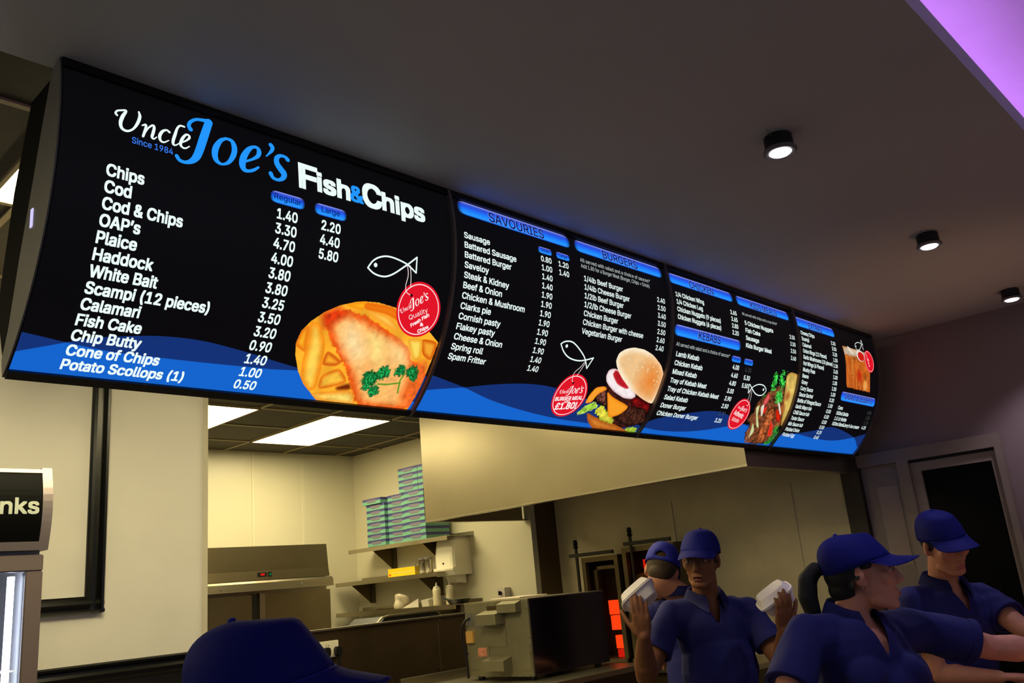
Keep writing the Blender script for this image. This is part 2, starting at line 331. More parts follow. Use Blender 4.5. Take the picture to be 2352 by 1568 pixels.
'p212':[(2.4179,0.782),(2.5065,0.7625),(2.5306,0.8033),(2.4736,0.8039)],
'p213':[(2.1498,0.5376),(2.1648,0.5227),(2.2001,0.5186),(2.1777,0.5344)],
'p2seed':[(2.2724,0.4522,0.0053),(2.303,0.4507,0.0054),(2.2633,0.4698,0.0053),(2.3291,0.4978,0.0072),(2.3669,0.4934,0.0073),(2.4092,0.4983,0.0068),(2.4096,0.5081,0.0056),(2.4132,0.4685,0.0049),(2.4442,0.4844,0.0056),(2.476,0.5005,0.0057),(2.4928,0.5187,0.0063),(2.497,0.5435,0.007),(2.4709,0.5412,0.0063),(2.4891,0.5596,0.0051),(2.5055,0.5274,0.0057),(2.3722,0.4445,0.0049),(2.337,0.4346,0.0048),(2.3427,0.5108,0.0061),(2.4525,0.4638,0.005),(2.4878,0.4793,0.005),(2.2403,0.4892,0.0041),(2.4126,0.4443,0.0049),(2.3746,0.4731,0.0049),(2.5079,0.4969,0.0051)],
'p30':[(3.6186,0.4014),(3.6338,0.3821),(3.6686,0.3704),(3.7397,0.3734),(3.7449,0.4121),(3.7594,0.5084),(3.7515,0.5936),(3.7332,0.6844),(3.6659,0.5583),(3.6301,0.4797)],
'p31':[(3.4686,0.7968),(3.4084,0.7312),(3.4161,0.6855),(3.3587,0.6596),(3.3623,0.6423),(3.3932,0.6064),(3.3846,0.5745),(3.4125,0.5241),(3.4843,0.4857),(3.5572,0.455),(3.6085,0.4419),(3.6681,0.5373),(3.7159,0.6403),(3.7155,0.6997),(3.7319,0.7882)],
'p32':[(3.4436,0.5491),(3.4753,0.4984),(3.5017,0.5238),(3.4723,0.5791)],
'p33':[(3.4518,0.5932),(3.5035,0.5682),(3.5028,0.6182)],
'p34':[(3.5908,0.573),(3.6691,0.6003),(3.7003,0.6549),(3.6393,0.6331)],
'p35':[(3.6468,0.7427),(3.5901,0.6369),(3.6431,0.6683),(3.6938,0.7298)],
'p36':[(3.3921,0.5901),(3.4213,0.5672),(3.4374,0.6236),(3.5183,0.6957),(3.4831,0.6915)],
'p37':[(3.4643,0.7411),(3.4256,0.6629),(3.4919,0.7159),(3.4765,0.7666)],
'p38':[(3.5806,0.5287),(3.5936,0.5234),(3.6747,0.6042),(3.6608,0.6053)],
'p39':[(3.5847,0.7865),(3.5297,0.7224),(3.5223,0.583),(3.5775,0.5659),(3.6243,0.6299),(3.6101,0.6843),(3.6663,0.7811)],
'p310':[(3.4367,0.5781),(3.466,0.5592),(3.4908,0.6319),(3.4732,0.6248)],
'p311':[(3.4765,0.7937),(3.4199,0.735),(3.417,0.6943),(3.4505,0.7052),(3.5122,0.7913)],
'p312':[(3.6701,0.7911),(3.7206,0.7279),(3.7383,0.7364),(3.7243,0.7887)],
'p3herb':[(3.5778,0.3512,0.0123),(3.5856,0.3698,0.0156),(3.5824,0.3896,0.0167),(3.625,0.3615,0.0079),(3.5101,0.4168,0.0246),(3.5108,0.4401,0.0208),(3.5748,0.4178,0.0277),(3.5976,0.4351,0.0223),(3.5033,0.4682,0.0191),(3.5844,0.5081,0.0307),(3.609,0.522,0.0196),(3.6956,0.6965,0.024),(3.7293,0.7129,0.0182),(3.7052,0.7584,0.0247),(3.689,0.7796,0.0187),(3.431,0.5164,0.0108)],
'p40':[(4.3219,0.1415),(4.3909,0.139),(4.5088,0.1405),(4.6643,0.1412),(4.6747,0.2239),(4.6841,0.2983)],
'p41':[(4.3219,0.1415),(4.3439,0.1991),(4.3449,0.301),(4.3513,0.3656)],
'p4b':[(4.3472,0.3441),(4.365,0.3831),(4.4506,0.3831),(4.5629,0.3841),(4.6826,0.3841),(4.6877,0.3433),(4.6842,0.2925)],
'p4k':[(4.5343,0.1545),(4.569,0.1501),(4.6112,0.1656),(4.6299,0.1807),(4.6154,0.1981),(4.5682,0.1918),(4.5335,0.1754)]}
# ---------------------------------------------------------------- the setting
ZC = 2.819      # shop ceiling
ZK = 2.902      # kitchen grid ceiling
YE = -1.47      # edge of the light cove
struct(bx('floor', (-4, -6, -0.05), (5.4, 5.5, 0), mat('floor_tiles', (96, 88, 84), 0.4, var=0.15, scale=3)))
struct(bx('ceiling', (-4, YE, ZC), (5.0, 0.055, ZC + 0.07), M_PLASTER))
struct(bx('ceiling_cove', (-4, -6, 3.18), (5.0, -0.6, 3.24), mat('cove_ceiling_paint', (225, 220, 226), 0.6, var=0.03)))
led = bx('led_strip', (-3.5, YE + 0.16, ZC + 0.072), (4.9, YE + 0.19, ZC + 0.086), emat('purple_led_light', (204, 130, 250), 17.0))
props(led, 'purple light strip hidden on the ledge of the raised ceiling', 'led strip')
struct(bx('ceiling_rear', (-4, 0.055, ZK), (5.0, 5.26, ZK + 0.05), M_TILE))
bm = bmesh.new()
for i in range(-8, 5):
    x = 2.627 + 0.599 * i
    if x < 4.95: box(bm, (x - 0.011, 0.06, ZK - 0.008), (x + 0.011, 5.22, ZK))
for y in (0.406, 1.056, 1.76, 2.359, 2.958, 3.557, 4.156, 4.755):
    box(bm, (-3.9, y - 0.011, ZK - 0.009), (4.95, y + 0.011, ZK - 0.001))
gb = mk('grid_bars', bm, M_BAR, bpy.data.objects['ceiling_rear'])

def wall(name, a, b, m): return struct(bx(name, a, b, m))
wall('wall_left', (-4, 2.384, 0), (1.585, 2.48, ZK), M_CREAM)
struct(bx('trim_1', (1.585, 2.378, 0), (1.612, 2.486, ZK), mat('cream_edge_strip', (214, 206, 186), 0.4)))
wall('wall_back', (1.0, 5.226, 0), (4.7, 5.32, ZK), M_KWALL)
wall('wall_side', (4.641, 2.88, 0), (4.70, 5.226, ZK), M_KWALL)
wall('wall_recess', (4.70, 2.88, 0), (5.0, 2.93, ZK), M_DARKSTEEL)
wall('wall_kitchen_left', (0.95, 2.48, 0), (1.0, 5.32, ZK), M_KWALL)
wall('wall_right', (5.0, -6, 0), (5.08, 5.32, 3.38), M_WALLR)
# scuffed steel cladding on the right wall behind the grills
M_CLAD = mat('scuffed_steel_cladding', (206, 194, 164), 0.45, metal=0.2, var=0.16, scale=2.2, bump=0.03)
struct(bx('wall_right_cladding', (4.95, 0.405, 0), (4.995, 2.878, ZK - 0.002), M_CLAD))
for k, y in enumerate((0.78, 1.74)):
    struct(bx('trim_%d' % (2 + k), (4.943, y - 0.018, 0.9), (4.95, y + 0.018, 2.0), M_CLAD))
struct(bx('trim_4', (4.93, 0.285, 0), (4.995, 0.402, 2.4), mat('dark_corner_post', (52, 42, 34), 0.5)))
# kitchen wall joints and stainless partition
for k, x in enumerate((3.52, 4.05)):
    struct(bx('trim_%d' % (5 + k), (x - 0.012, 5.22, 1.0), (x + 0.012, 5.226, ZK), mat('joint_strip', (214, 208, 184), 0.35)))
struct(bx('trim_7', (4.635, 3.99, 1.0), (4.641, 4.012, ZK), MATS['joint_strip']))
part = struct(bx('wall_partition', (1.62, 2.45, 0), (3.95, 2.49, 1.352), M_DARKSTEEL))
bx('top_capping', (1.62, 2.44, 1.352), (3.95, 2.50, 1.362), M_STEEL, part)
bm = bmesh.new()
for (px, pz) in ((3.19, 1.335), (3.23, 1.335), (3.19, 1.05), (3.235, 1.05)):
    cyl(bm, (px, 2.45, pz), (px, 2.444, pz), 0.005, 8)
mk('rivets', bm, M_STEEL, part)
bx('panel_joint', (3.213, 2.447, 0.8), (3.217, 2.45, 1.33), M_STEEL, part)
# black picture-frame moulding and dado on the cream wall
def ogee(bm, axis, a, b, c0, c1, y0):
    """moulded strip: profile across c0..c1, standing out from the wall plane y0"""
    w = c1 - c0
    pr = [(0, 0), (0, .010), (.12, .016), (.25, .026), (.45, .030), (.6, .024), (.72, .022), (.8, .034), (.92, .036), (1, .026), (1, 0)]
    if axis == 0: prism(bm, [(y0 - d, c0 + t * w) for t, d in pr], 0, a, b)
    else: prism(bm, [(c0 + t * w, y0 - d) for t, d in pr], 2, a, b)
bm = bmesh.new()
ogee(bm, 2, 1.556, 2.86, 1.005, 1.088, 2.384); ogee(bm, 0, -1.6, 1.088, 1.632, 1.556, 2.384)
struct(mk('trim_8', bm, M_BLACKGLOSS))
bm = bmesh.new(); ogee(bm, 0, -4, 1.585, 1.24, 1.333, 2.384)
struct(mk('trim_9', bm, M_BLACKGLOSS))
struct(bx('wall_left_dado', (-4, 2.372, 0), (1.585, 2.384, 1.25), mat('black_dado_panel', (14, 13, 12), 0.4)))
# door and side light in the right wall
d = struct(bx('door_1', (4.975, -0.515, 0), (4.998, -0.04, 2.0), M_DARKGLASS))
bm = bmesh.new()
box(bm, (4.955, -0.525, 1.95), (4.998, -0.03, 2.005)); box(bm, (4.955, -0.09, 0), (4.998, -0.03, 1.95)); box(bm, (4.955, -0.525, 0), (4.998, -0.49, 1.95))
mk('door_leaf_frame', bm, M_DOOR, d)
bx('dark_gap', (4.95, -0.525, 2.006), (4.996, -0.03, 2.022), mat('dark_gap_shadow_strip', (16, 14, 12), 0.7), d)
fr = bmesh.new()
box(fr, (4.93, -0.56, 2.022), (4.999, 0.283, 2.10)); box(fr, (4.93, -0.03, 0), (4.999, 0.04, 2.022)); box(fr, (4.93, -0.56, 0), (4.999, -0.525, 2.022))
struct(mk('door_frame', fr, M_DOOR))
sl = struct(bx('door_2', (4.975, 0.04, 0), (4.998, 0.283, 2.022), mat('white_door_panel', (138, 122, 118), 0.4)))
pa = bx('paper_notice', (4.971, 0.07, 1.41), (4.974, 0.20, 1.89), mat('plain_paper', (168, 150, 140), 0.7))
props(pa, 'plain pale paper sheet stuck on the door panel beside the dark glass door', 'paper sheet')

# ---------------------------------------------------------------- ceiling lights
M_DIFF = emat('light_diffuser', (255, 246, 222), KPANEL)
def panel_light(x0, y0, x1, y1, label):
    r = root('ceiling_light', ((x0 + x1) / 2, (y0 + y1) / 2, ZK), label, 'ceiling light', 'grid ceiling light panels')
    bm = bmesh.new(); t = 0.014
    for a, b in (((x0, y0), (x1, y0 + t)), ((x0, y1 - t), (x1, y1)), ((x0, y0), (x0 + t, y1)), ((x1 - t, y0), (x1, y1))):
        box(bm, (*a, ZK - 0.016), (*b, ZK - 0.002))
    mk('frame', bm, M_BAR, r)
    bx('diffuser', (x0 + t, y0 + t, ZK - 0.014), (x1 - t, y1 - t, ZK - 0.004), MATS['light_diffuser_warm'], r)
m = emat('light_diffuser_warm', (255, 246, 222), 1.0)
m.node_tree.nodes['Emission'].inputs[0].default_value = (*KCOL, 1); m.node_tree.nodes['Emission'].inputs[1].default_value = KPANEL
panel_light(3.226, 3.557, 3.825, 4.755, 'bright light panel fully seen in the dark kitchen ceiling grid above the pizza boxes')
panel_light(2.028, 3.557, 2.627, 4.755, 'bright kitchen light panel cut off by the edge of the cream wall')
panel_light(0.13, 0.42, 1.33, 1.045, 'bright light panel behind the left end of the menu boards')
panel_light(2.63, 1.16, 3.23, 2.36, 'unseen light panel added above the counter behind the middle menu board')  # unseen panel, added so the oven and hood side get more light

panel_light(-2.40, 1.07, -1.20, 1.67, 'added light panel out of view to the left, brightening the cream wall')  # added beyond the frame to brighten the cream wall
sl_ = root('added_strip_light', (0.75, 1.30, 2.68), 'added strip light unseen behind the left menu board, brightening the oven and wall cladding', 'strip light')  # fill lamp added out of sight, lifts the oven back and steel cladding
bx('housing', (0.72, 0.75, 2.68), (0.78, 1.85, 2.72), M_WHITEPLA, sl_); bx('tube_diffuser', (0.725, 0.77, 2.635), (0.775, 1.83, 2.68), MATS['light_diffuser_warm'].copy(), sl_)
_m = bpy.data.objects['tube_diffuser'].data.materials[0]; _m.name = 'added_strip_tube'; _m.node_tree.nodes['Emission'].inputs[1].default_value = 24.0
bm = bmesh.new()
for y in (0.9, 1.7): cyl(bm, (0.75, y, 2.72), (0.75, y, ZK), .004, 8)
mk('hanger_rods', bm, M_GREYMETAL, sl_)

def spot(x, y, label):
    r = root('ceiling_spotlight', (x, y, ZC), label, 'spotlight', 'spotlights in the shop ceiling')
    bm = bmesh.new(); lathe(bm, [(0.040, 0), (0.045, -0.004), (0.046, -0.040), (0.042, -0.046)], (x, y, ZC)); mk('housing', bm, M_BLACK, r, smooth=False)
    bm = bmesh.new(); lathe(bm, [(0.042, -0.046), (0.052, -0.048), (0.054, -0.054), (0.046, -0.060), (0.036, -0.058)], (x, y, ZC), 32); mk('trim_ring', bm, M_GREYMETAL, r)
    bm = bmesh.new(); lathe(bm, [(0.036, -0.058), (0.030, -0.063), (0.012, -0.065), (0.001, -0.065)], (x, y, ZC), 24); mk('lens', bm, emat('cool_lamp_lens', (244, 240, 255), 6.0), r)
    for s in (-1, 1):
        bm = bmesh.new(); tube(bm, [(x + s * 0.044, y, ZC - 0.012), (x + s * 0.062, y, ZC - 0.006), (x + s * 0.070, y, ZC - 0.002)], 0.0016, 6); mk('spring_clip', bm, M_GREYMETAL, r)
    l = bpy.data.lights.new('spot_beam', 'SPOT'); l.energy = 20.0; l.color = (0.78, 0.74, 1.0); l.spot_size = math.radians(95); l.spot_blend = 0.6; l.shadow_soft_size = 0.04
    o = bpy.data.objects.new('spot_beam', l); COL.objects.link(o); o.location = (0, 0, -0.085); o.parent = r
spot(1.864, -0.915, 'black ceiling spotlight nearest the purple light cove')
spot(3.273, -0.895, 'middle black ceiling spotlight of the row of three')
spot(4.62, -0.87, 'farthest black ceiling spotlight, near the right wall')
# ---------------------------------------------------------------- the curved menu boards
BH, BY, BS = 0.72928465, 0.26934958, 0.1113357
_c = math.hypot(BH, BY); _R = (_c * _c / 4 + BS * BS) / (2 * BS); _hf = math.asin(_c / 2 / _R); BLEN = 2 * _hf * _R
_cd = (BY / _c, -BH / _c); _nd = (-BH / _c, -BY / _c)
def B(X, s, e=0.0):
    """point of the board: X along it, s down the curve from the top edge, e out towards the customers"""
    a = s / _R - _hf; r = _R + e
    al = r * math.sin(a) + _c / 2; ou = r * math.cos(a) - _R * math.cos(_hf)
    return (X, al * _cd[0] + ou * _nd[0], ZC + al * _cd[1] + ou * _nd[1])
def Bn(pts, e):
    pts = np.asarray(pts, float); a = pts[:, 1] / _R - _hf; r = _R + e * .22
    al = r * np.sin(a) + _c / 2; ou = r * np.cos(a) - _R * math.cos(_hf)
    return np.stack([pts[:, 0], al * _cd[0] + ou * _nd[0], ZC + al * _cd[1] + ou * _nd[1]], 1)

class Flat:
    """collects flat print in board coordinates; build() wraps it on the curve as one mesh"""
    def __init__(s): s.v = []; s.f = []
    def add(s, v, f):
        o = len(s.v); s.v += list(v); s.f += [tuple(i + o for i in q) for q in f]
    def disc(s, c, r, n=24, rs=None):
        rs = rs or r
        s.add([c] + [(c[0] + r * math.cos(2 * math.pi * k / n), c[1] + rs * math.sin(2 * math.pi * k / n)) for k in range(n)], [(0, 1 + k, 1 + (k + 1) % n) for k in range(n)])
    def ring(s, c, r0, r1, n=48):
        v = []
        for k in range(n):
            t = 2 * math.pi * k / n
            v += [(c[0] + r0 * math.cos(t), c[1] + r0 * math.sin(t)), (c[0] + r1 * math.cos(t), c[1] + r1 * math.sin(t))]
        s.add(v, [(2 * k, 2 * k + 1, (2 * k + 3) % (2 * n), (2 * k + 2) % (2 * n)) for k in range(n)])
    def stroke(s, pts, w=None, n=7, k=1.0, smooth=True):
        P = np.array([q[:2] for q in pts], float); Wd = np.array([(q[2] if len(q) > 2 else w) for q in pts], float) * k
        if smooth and len(P) > 2: P, Wd = catmull(P, Wd, n)
        T = np.gradient(P, axis=0); T /= np.linalg.norm(T, axis=1)[:, None] + 1e-12
        N = np.stack([-T[:, 1], T[:, 0]], 1)
        a = P + N * Wd[:, None]; b = P - N * Wd[:, None]
        v = []
        for i in range(len(P)): v += [tuple(a[i]), tuple(b[i])]
        s.add(v, [(2 * i, 2 * i + 1, 2 * i + 3, 2 * i + 2) for i in range(len(P) - 1)])
        s.disc(tuple(P[0]), Wd[0], 12); s.disc(tuple(P[-1]), Wd[-1], 12)
    def build(s, name, m, parent, e):
        return raw(name, Bn(s.v, e), s.f, m, parent)

def catmull(P, Wd, n=7):
    Q = np.vstack([2 * P[0] - P[1], P, 2 * P[-1] - P[-2]]); w = np.r_[Wd[0], Wd, Wd[-1]]
    o, ow = [], []
    for i in range(1, len(Q) - 2):
        for j in range(n):
            t = j / n
            h = lambda a, b, c, d: 0.5 * (2 * b + (c - a) * t + (2 * a - 5 * b + 4 * c - d) * t * t + (3 * b - a - 3 * c + d) * t ** 3)
            o.append(h(Q[i - 1], Q[i], Q[i + 1], Q[i + 2])); ow.append(h(w[i - 1], w[i], w[i + 1], w[i + 2]))
    o.append(P[-1]); ow.append(Wd[-1])
    return np.array(o), np.maximum(np.array(ow), 1e-5)

# ---- type
import os
try: FONT = bpy.data.fonts.load(os.path.join(bpy.utils.system_resource('DATAFILES', path='fonts'), 'Inter.woff2'))
except Exception: FONT = None
_tc = {}
def glyphs(txt):
    if txt in _tc: return _tc[txt]
    c = bpy.data.curves.new('t', 'FONT'); c.body = txt; c.resolution_u = 3
    if FONT: c.font = FONT
    o = bpy.data.objects.new('t', c); COL.objects.link(o)
    cu = o.evaluated_get(bpy.context.evaluated_depsgraph_get()).to_curve(bpy.context.evaluated_depsgraph_get())
    loops = []
    for sp in cu.splines:                       # sample every contour of the letters
        L = []; bp = sp.bezier_points
        for i in range(len(bp)):
            p0, p1, p2, p3 = bp[i].co, bp[i].handle_right, bp[(i + 1) % len(bp)].handle_left, bp[(i + 1) % len(bp)].co
            st = 1 if (p1 - p0).cross(p3 - p0).length < 1e-6 and (p2 - p0).cross(p3 - p0).length < 1e-6 else 3
            for k in range(st):
                t = k / st; q = p0 * (1 - t) ** 3 + p1 * 3 * t * (1 - t) ** 2 + p2 * 3 * t * t * (1 - t) + p3 * t ** 3; L.append((q.x, q.y))
        if len(L) > 2: loops.append(L)
    bpy.data.objects.remove(o); bpy.data.curves.remove(c)
    # fill by winding number, so overlapping strokes of one letter stay solid
    from mathutils.geometry import delaunay_2d_cdt
    vv, ee = [], []
    for L in loops:
        b0 = len(vv); vv += [Vector(q) for q in L]; ee += [(b0 + k, b0 + (k + 1) % len(L)) for k in range(len(L))]
    r = delaunay_2d_cdt(vv, ee, [], 0, 1e-6); v = [(q.x, q.y) for q in r[0]]; tri = np.array([t for t in r[2] if len(t) == 3])
    A = np.array([vv[a] for a, b in ee]); E_ = np.array([vv[b] for a, b in ee]); C = np.array(v)[tri].mean(1); wn = np.zeros(len(tri))
    for q in range(len(A)):
        ay, by = A[q, 1], E_[q, 1]
        if ay == by: continue
        x = A[q, 0] + (C[:, 1] - ay) * (E_[q, 0] - A[q, 0]) / (by - ay)
        wn += np.where((ay <= C[:, 1]) & (by > C[:, 1]) & (C[:, 0] < x), 1, 0) - np.where((by <= C[:, 1]) & (ay > C[:, 1]) & (C[:, 0] < x), 1, 0)
    f = [tuple(int(k) for k in t) for t in tri[np.abs(wn) > .5]]
    v = np.array(v)
    _tc[txt] = (v, f); return _tc[txt]
def width(txt):
    v, f = glyphs(txt); return v[:, 0].max() - v[:, 0].min()
CAP = float(glyphs('H')[0][:, 1].max())
def text(F, txt, x0, s, cap, x1=None, kx=None, bold=0.0, align='L', ang=0.0, bx_=None):
    """txt with its baseline at s; x0..x1 its ends, or kx metres per em"""
    v, f = glyphs(txt); a = v[:, 0].min(); w = v[:, 0].max() - a
    if kx is None: kx = (x1 - x0) / w
    ks = cap / CAP
    u = (v[:, 0] - a) * kx; h = v[:, 1] * ks
    if align == 'R': u = u - w * kx
    if align == 'C': u = u - w * kx / 2
    ca, sa = math.cos(ang), math.sin(ang)
    offs = [(0, 0)] if not bold else [(-1, -.8), (1, -.8), (-1, .8), (1, .8)]
    for dx, dy in offs:
        U = u + dx * bold * kx; Hh = h + dy * bold * ks
        F.add(list(zip(x0 + U * ca - Hh * sa, s - Hh * ca - U * sa)), f)

def pill(name, x0, x1, s0, s1, parent, e=0.0035):
    """glossy printed heading bar: pale top line, deep blue running to bright blue"""
    h = s1 - s0; r = h * 0.42; v = []; c = []; f = []; nx, ny = 30, 16
    stops = [(0, (70, 80, 190)), (.05, (170, 176, 240)), (.13, (58, 84, 206)), (.32, (40, 82, 226)), (.55, (30, 122, 252)), (.9, (44, 158, 255)), (1, (20, 70, 200))]
    for j in range(ny + 1):
        t = j / ny; y = t * h; d = 0
        if y < r: d = r - math.sqrt(max(0, r * r - (r - y) ** 2))
        elif y > h - r: d = r - math.sqrt(max(0, r * r - (y - h + r) ** 2))
        for q in range(len(stops) - 1):
            if stops[q][0] <= t <= stops[q + 1][0]:
                k = (t - stops[q][0]) / (stops[q + 1][0] - stops[q][0]); cc = [a + (b - a) * k for a, b in zip(stops[q][1], stops[q + 1][1])]; break
        for i in range(nx + 1):
            u = i / nx; ed = min(u, 1 - u) * (x1 - x0) / h; g = min(1, 0.45 + ed * 2.2)
            v.append((x0 + d + (x1 - x0 - 2 * d) * u, s0 + y)); c.append(lin([q * g for q in cc]))
    for j in range(ny):
        for i in range(nx):
            a = j * (nx + 1) + i; f.append((a, a + nx + 1, a + nx + 2, a + 1))
    return raw(name, Bn(v, e), f, vmat('menu_print'), parent, cols=np.array(c))

def under(curve, x0, x1, name, m, parent, e, comb=None, bottom=0.797):
    """printed wave: everything below the curve(s) down to the bottom rail"""
    n = 60; k = 8; v = []; f = []
    for i in range(n + 1):
        x = x0 + (x1 - x0) * i / n
        ys = [np.interp(x, [q[0] for q in c], [q[1] for q in c]) for c in curve]
        t = min(bottom - .001, (min if comb == 'min' else max)(ys))
        v += [(x, t + (bottom - t) * j / k) for j in range(k + 1)]
    for i in range(n):
        for j in range(k):
            a = i * (k + 1) + j; f.append((a, a + 1, a + k + 2, a + k + 1))
    return raw(name, Bn(v, e), f, m, parent)

def smoothc(pts):
    P = np.array(pts, float); o, _ = catmull(P[:, :2], np.ones(len(P)), 6); o = o[np.argsort(o[:, 0])]; return [tuple(q) for q in o]

def lettering(name, rows, m, parent, e=0.0045):
    for r in rows:
        F = Flat(); text(F, *r[0], **r[1]); o = F.build(name, m, parent, e)
    return o
def rows(lines, x, s0, s1, cap, kx, bold=0.022, align='L'):
    n = len(lines)
    return [((t, x, s0 + (s1 - s0) * i / max(1, n - 1), cap), dict(kx=kx, bold=bold, align=align)) for i, t in enumerate(lines) if t]

LOGO_W = ('U', 'n', 'n2', 'c', 'l', 'e2'); LOGO_B = ('J', 'J2', 'o', 'e', 'ap', 's')
def mini_logo(F, a, b, k=1.0):
    """the shop's script title, small, between two baseline points"""
    a = np.array(a); b = np.array(b); S0 = np.array((0.118, 0.150)); S1 = np.array((0.640, 0.150))
    sc = np.linalg.norm(b - a) / np.linalg.norm(S1 - S0); t = math.atan2(b[1] - a[1], b[0] - a[0])
    R = np.array(((math.cos(t), -math.sin(t)), (math.sin(t), math.cos(t)))) * sc
    for n in LOGO_W + LOGO_B:
        P = DATA[n]
        F.stroke([(*(a + R @ (np.array(q[:2]) - S0)), q[2] * sc) for q in P], k=k, n=4)

def badge(key, fish, parent, logo, lines):
    P = np.array(DATA[key]); c = P.mean(0); r = np.linalg.norm(P - c, axis=1).mean()
    bd = Flat()
    for i in range(3): bd.ring(c, r * i / 3 + (0 if i else 1e-4), r * (i + 1) / 3)
    o = bd.build('badge', M_RED, parent, 0.0060)
    g = Flat(); g.ring(c, r * .885, r * .92); g.build('badge_ring', M_REDW, o, 0.0066)
    g = Flat(); mini_logo(g, *DATA[logo], k=1.05)
    for t, k, cap, bold in lines:
        a, b = np.array(DATA[k][0]), np.array(DATA[k][1]); th = math.atan2(b[1] - a[1], b[0] - a[0])
        text(g, t, a[0], a[1], cap, x1=a[0] + np.linalg.norm(b - a), bold=bold, ang=-th)
    g.build('badge_lettering', M_REDW, o, 0.0068)
    h = DATA[fish + '_4'][0]; g = Flat(); g.disc(h, r * .055); g.build('badge_hole', M_HOLE, o, 0.0070)
    g = Flat()
    for n in ('_1', '_2'): g.stroke(DATA[fish + n], 0.0012)
    g.build('badge_string', M_REDW, o, 0.0074)
    g = Flat(); P = np.array(DATA[fish + '_0'])
    i = int(np.argmax(np.linalg.norm(np.diff(P, axis=0), axis=1)))      # the straight tail edge
    w = 0.0026 if fish != 'f4' else 0.0018
    if 0 < i < len(P) - 2:
        g.stroke(P[:i + 1], w); g.stroke(P[i + 1:], w); g.stroke(P[i:i + 2], w, smooth=False)
    else: g.stroke(P, w)
    g.disc(DATA[fish + '_3'][0], 0.0068 if fish != 'f4' else 0.005)
    g.build('fish_emblem', M_WHITE, parent, 0.0056)
    return o

# ---- printed food pictures, painted as colours on a fine mesh
def noise(X, Y, sc, seed):
    r = np.random.RandomState(seed); o = np.zeros_like(X); amp = 1.0
    for k in range(4):
        n = 64; g = r.rand(n, n); x = X * sc * 2 ** k; y = Y * sc * 2 ** k
        xi = np.floor(x).astype(int); yi = np.floor(y).astype(int); fx = x - xi; fy = y - yi
        fx = fx * fx * (3 - 2 * fx); fy = fy * fy * (3 - 2 * fy)
        q = lambda a, b: g[a % n, b % n]
        o += amp * ((q(xi, yi) * (1 - fx) + q(xi + 1, yi) * fx) * (1 - fy) + (q(xi, yi + 1) * (1 - fx) + q(xi + 1, yi + 1) * fx) * fy - .5); amp *= .55
    return o
def sdpoly(X, Y, P):
    """signed distance (inside > 0)"""
    d = np.full(X.shape, 1e9); ins = np.zeros(X.shape, bool); n = len(P)
    for i in range(n):
        ax, ay = P[i]; cx, cy = P[(i + 1) % n]; ex, ey = cx - ax, cy - ay; wx, wy = X - ax, Y - ay
        t = np.clip((wx * ex + wy * ey) / (ex * ex + ey * ey + 1e-12), 0, 1)
        d = np.minimum(d, (wx - ex * t) ** 2 + (wy - ey * t) ** 2)
        c = (ay > Y) != (cy > Y)
        ins ^= c & (X < (cx - ax) * (Y - ay) / ((cy - ay) if abs(cy - ay) > 1e-12 else 1e-12) + ax)
    return np.sqrt(d) * np.where(ins, 1, -1)
